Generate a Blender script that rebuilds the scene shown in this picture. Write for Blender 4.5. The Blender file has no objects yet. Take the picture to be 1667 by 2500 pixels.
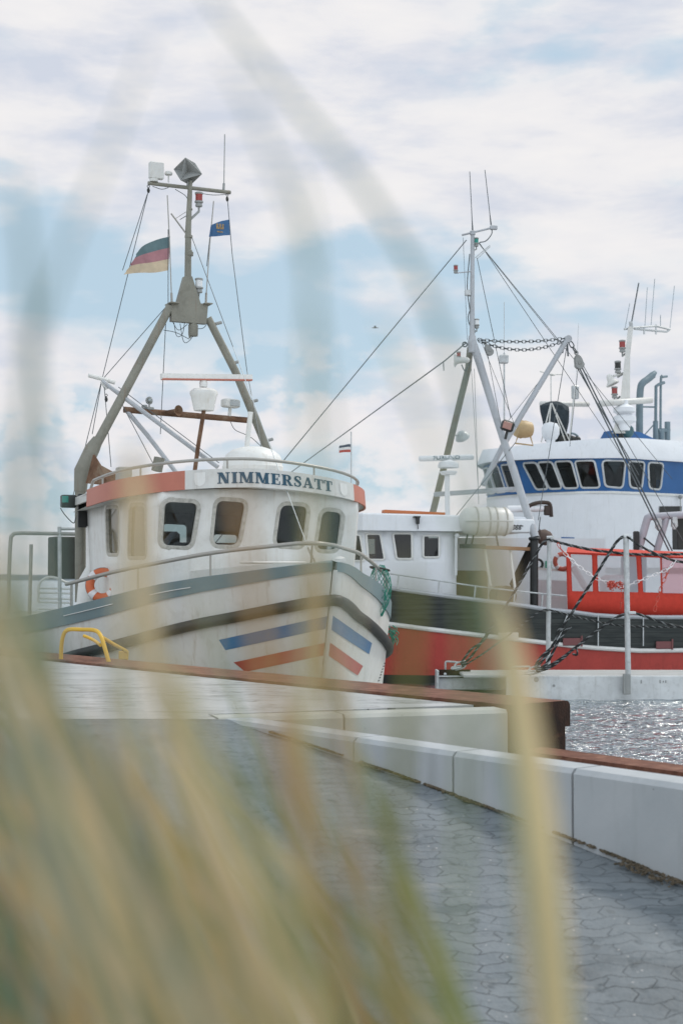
import bpy, math, random
import numpy as np
from mathutils import Vector, Matrix, noise
from mathutils.geometry import delaunay_2d_cdt
random.seed(7)
sc = bpy.context.scene
COL = sc.collection
V = Vector
R = math.radians

# ---------------------------------------------------------------- camera
CZ = 2.2                      # eye above the water
FPX = 3472.0                  # 50 mm lens on a 36 mm high frame of 2500 px
PITCH = math.atan2(1404 - 1250, FPX)
cam_d = bpy.data.cameras.new("camera")
cam = bpy.data.objects.new("camera", cam_d)
COL.objects.link(cam)
cam.location = (0, 0, CZ)
cam.rotation_euler = (math.pi / 2 + PITCH, 0, 0)
cam_d.sensor_fit = 'VERTICAL'
cam_d.sensor_height = 36.0
cam_d.lens = 50.0
cam_d.clip_start = 0.05
cam_d.clip_end = 6000
cam_d.dof.use_dof = True
cam_d.dof.focus_distance = 15.5
cam_d.dof.aperture_fstop = 3.4
sc.camera = cam

# ---------------------------------------------------------------- world and sun
SUN_EL, SUN_AZ = R(50), R(55)       # azimuth from +Y (view direction) towards +X
wd = bpy.data.worlds.new("World")
sc.world = wd
wd.use_nodes = True
nt = wd.node_tree
nt.nodes.clear()


def wn(t, **k):
    n = nt.nodes.new(t)
    for a, b in k.items():
        setattr(n, a, b)
    return n


def wmath(op, a, b=None, c=None, clamp=False):
    n = wn('ShaderNodeMath', operation=op, use_clamp=clamp)
    for i, x in enumerate((a, b, c)):
        if x is None:
            continue
        if isinstance(x, (int, float)):
            n.inputs[i].default_value = x
        else:
            nt.links.new(x, n.inputs[i])
    return n.outputs[0]


def wramp(fac, stops):
    n = wn('ShaderNodeValToRGB')
    e = n.color_ramp.elements
    while len(e) < len(stops):
        e.new(0.5)
    for i, (p, c) in enumerate(stops):
        e[i].position = p
        e[i].color = (*c, 1) if len(c) == 3 else c
    nt.links.new(fac, n.inputs[0])
    return n.outputs[0]


def wmix(fac, a, b):
    n = wn('ShaderNodeMix', data_type='RGBA')
    for i, x in ((0, fac), (6, a), (7, b)):
        if isinstance(x, (int, float)):
            n.inputs[i].default_value = x
        elif isinstance(x, tuple):
            n.inputs[i].default_value = (*x, 1)
        else:
            nt.links.new(x, n.inputs[i])
    return n.outputs[2]


tc = wn('ShaderNodeTexCoord')
sep = wn('ShaderNodeSeparateXYZ')
nt.links.new(tc.outputs['Generated'], sep.inputs[0])
az = wmath('ARCTAN2', sep.outputs[0], sep.outputs[1])
el = wmath('ARCSINE', sep.outputs[2])


def cloud_noise(sx, sy, seed, detail=7, rough=0.55, dist=0.3):
    cb = wn('ShaderNodeCombineXYZ')
    nt.links.new(wmath('MULTIPLY', az, sx), cb.inputs[0])
    nt.links.new(wmath('MULTIPLY', el, sy), cb.inputs[1])
    cb.inputs[2].default_value = seed
    n = wn('ShaderNodeTexNoise')
    nt.links.new(cb.outputs[0], n.inputs['Vector'])
    n.inputs['Scale'].default_value = 1.0
    n.inputs['Detail'].default_value = detail
    n.inputs['Roughness'].default_value = rough
    n.inputs['Distortion'].default_value = dist
    return n.outputs[0]


def blob(a0, e0, sa, se, k):
    """a smooth bump of cloud cover round one direction of the sky"""
    x = wmath('DIVIDE', wmath('SUBTRACT', az, a0), sa)
    y = wmath('DIVIDE', wmath('SUBTRACT', el, e0), se)
    q = wmath('ADD', wmath('MULTIPLY', x, x), wmath('MULTIPLY', y, y))
    return wmath('MULTIPLY', wmath('POWER', 2.718, wmath('MULTIPLY', q, -1.0)), k)


sky = wn('ShaderNodeTexSky', sky_type='NISHITA')
sky.sun_disc = False
sky.sun_elevation = SUN_EL
sky.sun_rotation = SUN_AZ
sky.air_density = 1.0
sky.dust_density = 1.2
sky.ozone_density = 1.5
skyc = wn('ShaderNodeVectorMath', operation='SCALE')
nt.links.new(sky.outputs[0], skyc.inputs[0])
skyc.inputs['Scale'].default_value = 0.8
# pale, washed-out blue between the clouds
blue = wmix(0.70, skyc.outputs[0], (7.0, 9.1, 10.6))
big = cloud_noise(6.0, 17.0, 3.7, 6, 0.48, 0.15)
cover = wmath('ADD', big, wmath('MULTIPLY', cloud_noise(24.0, 46.0, 9.1, 6, 0.5, 0.1), 0.20))
cover = wmath('SUBTRACT', cover, 0.09)
for b in ((-0.19, 0.205, 0.13, 0.050, -0.17), (-0.02, 0.195, 0.10, 0.022, -0.10), (0.06, 0.175, 0.11, 0.020, -0.11), (-0.13, 0.07, 0.16, 0.03, -0.09),
          (0.10, 0.30, 0.40, 0.055, 0.14), (-0.2, 0.335, 0.3, 0.05, 0.16), (0.17, 0.20, 0.09, 0.05, 0.08), (0.0, 0.125, 0.3, 0.028, 0.12),
          (-0.215, 0.138, 0.05, 0.03, 0.12)):
    cover = wmath('ADD', cover, blob(*b))
cfac = wramp(cover, [(0.40, (0, 0, 0)), (0.47, (.35, .35, .35)), (0.54, (.9, .9, .9)), (0.62, (1, 1, 1))])
shade = cloud_noise(9.0, 30.0, 21.3, 8, 0.56, 0.15)
ccol = wramp(shade, [(0.34, (7.3, 7.8, 8.9)), (0.46, (8.6, 8.75, 9.4)), (0.56, (9.7, 9.6, 9.8)), (0.70, (10.2, 10.0, 10.0))])
# puffs of cumulus near the horizon
puff = wmath('ADD', cloud_noise(26.0, 40.0, 4.4, 8, 0.52, 0.1), wmath('ADD', blob(-0.20, 0.125, 0.07, 0.045, 0.13), wmath('MULTIPLY', wmath('SUBTRACT', 0.15, el), 0.9)))
pfac = wramp(puff, [(0.54, (0, 0, 0)), (0.61, (.7, .7, .7)), (0.70, (1, 1, 1))])
elm = wmath('MULTIPLY', pfac, wramp(el, [(0.0, (.5, .5, .5)), (0.10, (1, 1, 1)), (0.14, (.7, .7, .7)), (0.18, (0, 0, 0))]))
allc = wmix(cfac, blue, ccol)
allc = wmix(elm, allc, (9.9, 9.6, 9.7))
# added fill: sky behind the camera brightened to lift the faces turned this way
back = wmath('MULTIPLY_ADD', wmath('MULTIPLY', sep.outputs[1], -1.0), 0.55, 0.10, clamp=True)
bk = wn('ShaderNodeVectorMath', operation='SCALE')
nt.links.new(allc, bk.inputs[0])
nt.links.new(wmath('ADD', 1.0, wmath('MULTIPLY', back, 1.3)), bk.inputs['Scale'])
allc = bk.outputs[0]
bg = wn('ShaderNodeBackground')
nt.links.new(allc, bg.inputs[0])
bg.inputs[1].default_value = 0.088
out = wn('ShaderNodeOutputWorld')
nt.links.new(bg.outputs[0], out.inputs[0])

sun_d = bpy.data.lights.new("sun", 'SUN')
sun_d.energy = 2.0
sun_d.angle = R(10)
sun_d.color = (1.0, 0.95, 0.87)
sun = bpy.data.objects.new("sun", sun_d)
COL.objects.link(sun)
sd = V((math.sin(SUN_AZ) * math.cos(SUN_EL), math.cos(SUN_AZ) * math.cos(SUN_EL), math.sin(SUN_EL)))
sun.rotation_euler = sd.to_track_quat('Z', 'Y').to_euler()

vs = sc.view_settings
vs.view_transform = 'Standard'
vs.look = 'None'
vs.exposure = 0.0
vs.gamma = 1.0
try:
    sc.cycles.use_denoising = True
    sc.cycles.denoiser = 'OPENIMAGEDENOISE'
    sc.cycles.max_bounces = 8
    sc.cycles.transparent_max_bounces = 16
except Exception:
    pass


# ---------------------------------------------------------------- frames: pixel of the photo <-> metres
class Frame:
    """an upright frame: origin on the water, X forward, Y to port, Z up"""

    def __init__(s, ox, oy, ang):
        s.o = np.array([ox, oy, 0.0])
        s.ang = ang
        c, n = math.cos(ang), math.sin(ang)
        s.M = np.array([[c, -n, 0], [n, c, 0], [0, 0, 1]])

    def ray(s, px, py):
        u, v = (px - 833.5) / FPX, (1250 - py) / FPX
        d = np.array([u, math.cos(PITCH) - v * math.sin(PITCH), math.sin(PITCH) + v * math.cos(PITCH)])
        return s.M.T @ (np.array([0, 0, CZ]) - s.o), s.M.T @ d

    def at(s, px, py, X=None, Y=None, Z=None):
        e, d = s.ray(px, py)
        t = (X - e[0]) / d[0] if X is not None else (Y - e[1]) / d[1] if Y is not None else (Z - e[2]) / d[2]
        return V(e + t * d)

    def proj(s, pts):
        p = np.atleast_2d(np.array(pts, float)) @ s.M.T + s.o - np.array([0, 0, CZ])
        cp, sp = math.cos(PITCH), math.sin(PITCH)
        dep = p[:, 1] * cp + p[:, 2] * sp
        up = -p[:, 1] * sp + p[:, 2] * cp
        return np.stack([833.5 + FPX * p[:, 0] / dep, 1250 - FPX * up / dep], 1)


W = Frame(0, 0, 0)


def curve(xs, ys):
    """smooth curve through points"""
    P = spl([(x, y) for x, y in zip(xs, ys)], 12)
    a, b = [p[0] for p in P], [p[1] for p in P]
    return lambda x: float(np.interp(x, a, b))


def spl(pts, n=6, closed=False):
    """Catmull-Rom through points"""
    P = [np.array(p, float) for p in pts]
    m = len(P)
    if m < 3:
        return [tuple(p) for p in P]
    res = []
    for i in range(m if closed else m - 1):
        if closed:
            p0, p1, p2, p3 = P[i - 1], P[i], P[(i + 1) % m], P[(i + 2) % m]
        else:
            p1, p2 = P[i], P[i + 1]
            p0 = P[i - 1] if i else 2 * p1 - p2
            p3 = P[i + 2] if i + 2 < m else 2 * p2 - p1
        for k in range(n):
            t = k / n
            res.append(0.5 * (2 * p1 + (p2 - p0) * t + (2 * p0 - 5 * p1 + 4 * p2 - p3) * t * t + (3 * p1 - p0 - 3 * p2 + p3) * t ** 3))
    if not closed:
        res.append(P[-1])
    return [tuple(p) for p in res]


# ---------------------------------------------------------------- mesh builder
def basis(d):
    d = V(d).normalized()
    a = V((0, 0, 1)) if abs(d.z) < 0.9 else V((1, 0, 0))
    u = d.cross(a).normalized()
    return u, d.cross(u).normalized()


class MB:
    def __init__(s):
        s.v, s.f, s.mi, s.cur, s.tone, s.ct = [], [], [], 0, [], 0.5

    def add(s, vs_, fs):
        o = len(s.v)
        s.v += [tuple(p) for p in vs_]
        s.f += [tuple(i + o for i in f) for f in fs]
        s.mi += [s.cur] * len(fs)
        s.tone += [s.ct] * len(fs)
        return s

    def box(s, c, size, rot=None):
        c = V(c)
        h = V(size) / 2
        P = []
        for k in range(8):
            p = V((h.x * (1 if k & 1 else -1), h.y * (1 if k & 2 else -1), h.z * (1 if k & 4 else -1)))
            P.append(c + (rot @ p if rot else p))
        return s.add(P, [(0, 2, 3, 1), (4, 5, 7, 6), (0, 1, 5, 4), (2, 6, 7, 3), (0, 4, 6, 2), (1, 3, 7, 5)])

    def bbox(s, c, size, b=0.01, rot=None):
        """box with chamfered vertical and top edges"""
        x, y, z = (q / 2 for q in size)
        c = V(c)
        rows = []
        for zz, i in ((-z, b), (-z + b, 0), (z - b, 0), (z, b)):
            a, d = x - i, y - i
            e = b * 0.6
            rows.append([(a - e, -d), (a, -d + e), (a, d - e), (a - e, d), (-a + e, d), (-a, d - e), (-a, -d + e), (-a + e, -d)])
            rows[-1] = [(p[0], p[1], zz) for p in rows[-1]]
        rows = [[c + (rot @ V(p) if rot else V(p)) for p in r] for r in rows]
        return s.loft(rows, True, True)

    def loft(s, rows, closed=False, caps=False):
        n = len(rows[0])
        fs = []
        for i in range(len(rows) - 1):
            for j in range(n if closed else n - 1):
                k = (j + 1) % n
                fs.append((i * n + j, i * n + k, (i + 1) * n + k, (i + 1) * n + j))
        if caps:
            fs.append(tuple(range(n - 1, -1, -1)))
            fs.append(tuple(range((len(rows) - 1) * n, len(rows) * n)))
        return s.add([p for r in rows for p in r], fs)

    def tube(s, pts, r, n=8, caps=True):
        P = [V(p) for p in pts]
        rr = r if isinstance(r, (list, tuple)) else [r] * len(P)
        rows = []
        u = None
        for i, p in enumerate(P):
            d = (P[min(i + 1, len(P) - 1)] - P[max(i - 1, 0)])
            if d.length < 1e-9:
                d = V((0, 0, 1))
            d.normalize()
            if u is None:
                u, w = basis(d)
            else:
                u = (u - d * u.dot(d))
                if u.length < 1e-6:
                    u, w = basis(d)
                u.normalize()
                w = d.cross(u)
            rows.append([p + (u * math.cos(2 * math.pi * k / n) + w * math.sin(2 * math.pi * k / n)) * rr[i] for k in range(n)])
        return s.loft(rows, True, caps)

    def bar(s, p0, p1, w, h, up=(0, 0, 1)):
        p0, p1, up = V(p0), V(p1), V(up)
        d = (p1 - p0).normalized()
        a = d.cross(up).normalized()
        b = a.cross(d).normalized()
        q = [a * w / 2 + b * h / 2, -a * w / 2 + b * h / 2, -a * w / 2 - b * h / 2, a * w / 2 - b * h / 2]
        return s.loft([[p0 + x for x in q], [p1 + x for x in q]], True, True)

    def lathe(s, prof, o=(0, 0, 0), axis=(0, 0, 1), n=20):
        o, ax = V(o), V(axis).normalized()
        u, w = basis(ax)
        rows = [[o + ax * z + (u * math.cos(2 * math.pi * k / n) + w * math.sin(2 * math.pi * k / n)) * max(r, 1e-4) for k in range(n)] for r, z in prof]
        return s.loft(rows, True, True)

    def ball(s, c, r, n=12, sq=(1, 1, 1)):
        c = V(c)
        rows = []
        for i in range(n // 2 + 1):
            a = -math.pi / 2 + math.pi * i / (n // 2)
            q = max(math.cos(a), 1e-3)
            rows.append([c + V((q * math.cos(2 * math.pi * k / n) * r * sq[0], q * math.sin(2 * math.pi * k / n) * r * sq[1], math.sin(a) * r * sq[2])) for k in range(n)])
        return s.loft(rows, True, True)

    def prism(s, poly, vec):
        vec = V(vec)
        n = len(poly)
        P = [V(p) - vec / 2 for p in poly] + [V(p) + vec / 2 for p in poly]
        return s.add(P, [tuple(range(n - 1, -1, -1)), tuple(range(n, 2 * n))] + [(i, (i + 1) % n, n + (i + 1) % n, n + i) for i in range(n)])

    def torus(s, c, axis, RR, r, n=24, m=8, a0=0.0, a1=2 * math.pi):
        c = V(c)
        u, w = basis(axis)
        full = a1 - a0 > 6.28
        pts = [c + (u * math.cos(a0 + (a1 - a0) * i / n) + w * math.sin(a0 + (a1 - a0) * i / n)) * RR for i in range(n if full else n + 1)]
        if not full:
            return s.tube(pts, r, m)
        ax = V(axis).normalized()
        rows = []
        for p in pts:
            e = (p - c).normalized()
            rows.append([p + (e * math.cos(2 * math.pi * k / m) + ax * math.sin(2 * math.pi * k / m)) * r for k in range(m)])
        rows.append(rows[0])
        return s.loft(rows, True)

    def link(s, c, d, nrm, L, wd_, r):
        """one chain link"""
        c, d, nrm = V(c), V(d).normalized(), V(nrm).normalized()
        a = max(L / 2 - wd_ / 2, 0)
        pts = []
        for k in range(12):
            t = 2 * math.pi * k / 12 + math.pi / 12
            x = math.cos(t) * wd_ / 2 + (a if math.cos(t) > 0 else -a)
            pts.append(c + d * x + nrm * math.sin(t) * wd_ / 2)
        e3 = d.cross(nrm)
        rows = []
        for i, p in enumerate(pts):
            e = (p - c).normalized()
            rows.append([p + (e * math.cos(2 * math.pi * k / 5) + e3 * math.sin(2 * math.pi * k / 5)) * r for k in range(5)])
        rows.append(rows[0])
        return s.loft(rows, True)

    def chain(s, pts, L, wd_, r):
        P = [V(p) for p in pts]
        seg = [0]
        for a, b in zip(P, P[1:]):
            seg.append(seg[-1] + (b - a).length)
        step = L - 2.2 * r
        n = max(int(seg[-1] / step), 1)
        for i in range(n):
            q = (i + .5) * seg[-1] / n
            c = V([np.interp(q, seg, [p[k] for p in P]) for k in range(3)])
            c2 = V([np.interp(min(q + .01, seg[-1]), seg, [p[k] for p in P]) for k in range(3)])
            c1 = V([np.interp(max(q - .01, 0), seg, [p[k] for p in P]) for k in range(3)])
            d = (c2 - c1)
            u, w = basis(d)
            s.link(c, d, u if i % 2 else w, L, wd_, r)
        return s

    def rope(s, pts, r, pitch=None):
        """three-strand laid rope"""
        P = [V(p) for p in pts]
        seg = [0]
        for a, b in zip(P, P[1:]):
            seg.append(seg[-1] + (b - a).length)
        pitch = pitch or r * 7
        n = int(seg[-1] / pitch * 6) + 2
        qs = np.linspace(0, seg[-1], n)
        C = [V([np.interp(q, seg, [p[k] for p in P]) for k in range(3)]) for q in qs]
        u, w = basis(C[-1] - C[0])
        for st in range(3):
            s.cur = 1 if st == 2 else 0
            line = []
            for q, c in zip(qs, C):
                a = 2 * math.pi * (q / pitch + st / 3)
                line.append(c + (u * math.cos(a) + w * math.sin(a)) * r * 0.55)
            s.tube(line, r * 0.56 if st < 2 else r * 0.5, 5)
        s.cur = 0
        return s

    def build(s, name, m, parent=None, smooth=40, label=None, cat=None, group=None, kind=None):
        me = bpy.data.meshes.new(name)
        me.from_pydata(s.v, [], s.f)
        for q in (m if isinstance(m, (list, tuple)) else [m]):
            me.materials.append(q)
        me.polygons.foreach_set('material_index', s.mi)
        me.validate()
        import bmesh
        bm = bmesh.new()
        bm.from_mesh(me)
        bmesh.ops.recalc_face_normals(bm, faces=bm.faces)
        bm.to_mesh(me)
        bm.free()
        if smooth:
            me.shade_smooth()
            me.set_sharp_from_angle(angle=R(smooth))
        o = bpy.data.objects.new(name, me)
        COL.objects.link(o)
        if parent:
            o.parent = parent
        tag(o, label, cat, group, kind)
        return o


def tag(o, label=None, cat=None, group=None, kind=None):
    for k, x in (('label', label), ('category', cat), ('group', group), ('kind', kind)):
        if x:
            o[k] = x
    return o


def thing(name, label, cat, loc=(0, 0, 0), rz=0.0, group=None):
    o = bpy.data.objects.new(name, None)
    o.empty_display_size = 0.2
    COL.objects.link(o)
    o.location = loc
    o.rotation_euler = (0, 0, rz)
    return tag(o, label, cat, group)


def cen(o, p, rz=0.0):
    """an Empty at p whose children are given in the frame of the boat: returns a shift function"""
    return o


def catenary(a, b, sag, n=14):
    a, b = V(a), V(b)
    return [a.lerp(b, i / n) - V((0, 0, sag * 4 * (i / n) * (1 - i / n))) for i in range(n + 1)]


# ---------------------------------------------------------------- materials
def c(h):
    h = h.lstrip('#')
    q = [int(h[i:i + 2], 16) / 255 for i in (0, 2, 4)]
    return tuple(x / 12.92 if x <= 0.04045 else ((x + 0.055) / 1.055) ** 2.4 for x in q)


class NT:
    def __init__(s, name):
        s.m = bpy.data.materials.new(name)
        s.m.use_nodes = True
        s.t = s.m.node_tree
        s.b = s.t.nodes['Principled BSDF']
        s.tc = s.t.nodes.new('ShaderNodeTexCoord')

    def n(s, t, **k):
        q = s.t.nodes.new(t)
        for a, b in k.items():
            setattr(q, a, b)
        return q

    def l(s, a, b):
        s.t.links.new(a, b)

    def mapping(s, scale=(1, 1, 1), rot=(0, 0, 0), src='Object'):
        q = s.n('ShaderNodeMapping')
        q.inputs['Scale'].default_value = scale
        q.inputs['Rotation'].default_value = rot
        s.l(s.tc.outputs[src], q.inputs[0])
        return q.outputs[0]

    def noise(s, vec, scale, detail=5, rough=0.55, dist=0.0):
        q = s.n('ShaderNodeTexNoise')
        q.inputs['Scale'].default_value = scale
        q.inputs['Detail'].default_value = detail
        q.inputs['Roughness'].default_value = rough
        q.inputs['Distortion'].default_value = dist
        s.l(vec, q.inputs['Vector'])
        return q.outputs[0]

    def ramp(s, fac, stops):
        q = s.n('ShaderNodeValToRGB')
        e = q.color_ramp.elements
        while len(e) < len(stops):
            e.new(0.5)
        for i, (p, col) in enumerate(stops):
            e[i].position = p
            if isinstance(col, (int, float)):
                col = (col,) * 3
            e[i].color = (*col, 1)
        s.l(fac, q.inputs[0])
        return q.outputs[0]

    def mix(s, fac, a, b, mode='MIX'):
        q = s.n('ShaderNodeMix', data_type='RGBA', blend_type=mode)
        for i, x in ((0, fac), (6, a), (7, b)):
            if isinstance(x, (int, float)):
                q.inputs[i].default_value = x
            elif isinstance(x, tuple):
                q.inputs[i].default_value = (*x, 1)
            else:
                s.l(x, q.inputs[i])
        return q.outputs[2]

    def math(s, op, a, b=0.0):
        q = s.n('ShaderNodeMath', operation=op)
        for i, x in enumerate((a, b)):
            if isinstance(x, (int, float)):
                q.inputs[i].default_value = x
            else:
                s.l(x, q.inputs[i])
        return q.outputs[0]

    def bump(s, h, strength, dist=0.01):
        q = s.n('ShaderNodeBump')
        q.inputs['Strength'].default_value = strength
        q.inputs['Distance'].default_value = dist
        s.l(h, q.inputs['Height'])
        s.l(q.outputs[0], s.b.inputs['Normal'])

    def set(s, rough=0.5, metal=0.0, spec=0.5):
        s.b.inputs['Roughness'].default_value = rough
        s.b.inputs['Metallic'].default_value = metal
        s.b.inputs['Specular IOR Level'].default_value = spec

    def color(s, x):
        if isinstance(x, tuple):
            s.b.inputs['Base Color'].default_value = (*x, 1)
        else:
            s.l(x, s.b.inputs['Base Color'])


def paint(name, col, rough=0.45, metal=0.0, var=0.10, vs_=2.5, grime=0.25, gcol='#5d5340', gs=5.0, streak=0.0, scol='#7a4a2a', bump=0.0, bs=30.0, spec=0.4):
    """painted or bare surface with patchy tone, dirt and (optional) run-down streaks"""
    q = NT(name)
    m = q.mapping()
    n1 = q.noise(m, vs_, 6)
    lo = tuple(x * (1 - var) for x in col)
    hi = tuple(min(x * (1 + var * 0.6), 1) for x in col)
    cc = q.ramp(n1, [(0.3, lo), (0.7, hi)])
    if grime:
        n2 = q.noise(m, gs, 8, 0.65, 0.3)
        cc = q.mix(q.math('MULTIPLY', q.ramp(n2, [(0.5, 0.0), (0.75, 1.0)]), grime), cc, c(gcol))
    if streak:
        n3 = q.noise(q.mapping((9, 9, 0.7)), 1.6, 6, 0.6, 0.2)
        cc = q.mix(q.math('MULTIPLY', q.ramp(n3, [(0.56, 0.0), (0.72, 1.0)]), streak), cc, c(scol))
    q.color(cc)
    q.set(rough, metal, spec)
    if bump:
        q.bump(q.noise(m, bs, 4), bump, 0.01)
    return q.m


def rusty(name, a, b, d, rough=0.85, sc_=6.0):
    q = NT(name)
    m = q.mapping()
    n1 = q.noise(m, sc_, 9, 0.65, 0.4)
    n2 = q.noise(m, sc_ * 9, 6, 0.6)
    cc = q.ramp(n1, [(0.3, c(a)), (0.52, c(b)), (0.72, c(d))])
    cc = q.mix(q.ramp(n2, [(0.5, 0.0), (0.75, 0.5)]), cc, c(a))
    q.color(cc)
    q.set(rough, 0.0, 0.3)
    q.bump(n2, 0.5, 0.01)
    return q.m


def glass_mat(name, tint=(0.55, 0.6, 0.6), gloss=0.05, milk=0.0, mcol=(.8, .82, .84)):
    m = bpy.data.materials.new(name)
    m.use_nodes = True
    t = m.node_tree
    t.nodes.clear()
    tr = t.nodes.new('ShaderNodeBsdfTransparent')
    tr.inputs[0].default_value = (*tint, 1)
    gl = t.nodes.new('ShaderNodeBsdfGlossy')
    gl.inputs['Roughness'].default_value = gloss
    gl.inputs[0].default_value = (0.9, 0.95, 0.97, 1)
    fr = t.nodes.new('ShaderNodeFresnel')
    fr.inputs[0].default_value = 1.5
    mx = t.nodes.new('ShaderNodeMixShader')
    t.links.new(fr.outputs[0], mx.inputs[0])
    t.links.new(tr.outputs[0], mx.inputs[1])
    t.links.new(gl.outputs[0], mx.inputs[2])
    o = t.nodes.new('ShaderNodeOutputMaterial')
    if milk:                       # cloudy plastic sheet
        df = t.nodes.new('ShaderNodeBsdfTranslucent')
        df.inputs[0].default_value = (*mcol, 1)
        d2 = t.nodes.new('ShaderNodeBsdfDiffuse')
        d2.inputs[0].default_value = (*mcol, 1)
        ad = t.nodes.new('ShaderNodeMixShader')
        t.links.new(df.outputs[0], ad.inputs[1])
        t.links.new(d2.outputs[0], ad.inputs[2])
        m2 = t.nodes.new('ShaderNodeMixShader')
        m2.inputs[0].default_value = milk
        t.links.new(mx.outputs[0], m2.inputs[1])
        t.links.new(ad.outputs[0], m2.inputs[2])
        mx = m2
    t.links.new(mx.outputs[0], o.inputs[0])
    return m


def cloth(name, cols, var=0.12, trans=0.4):
    """thin cloth, light shines through"""
    q = NT(name)
    n1 = q.noise(q.mapping(), 9, 6)
    cc = q.ramp(n1, [(0.3, tuple(x * (1 - var) for x in cols)), (0.7, cols)])
    q.color(cc)
    q.set(0.8, 0, 0.15)
    tr = q.n('ShaderNodeBsdfTranslucent')
    q.l(cc, tr.inputs[0])
    mx = q.n('ShaderNodeMixShader')
    mx.inputs[0].default_value = trans
    q.l(q.b.outputs[0], mx.inputs[1])
    q.l(tr.outputs[0], mx.inputs[2])
    q.l(mx.outputs[0], q.t.nodes['Material Output'].inputs[0])
    return q.m


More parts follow.
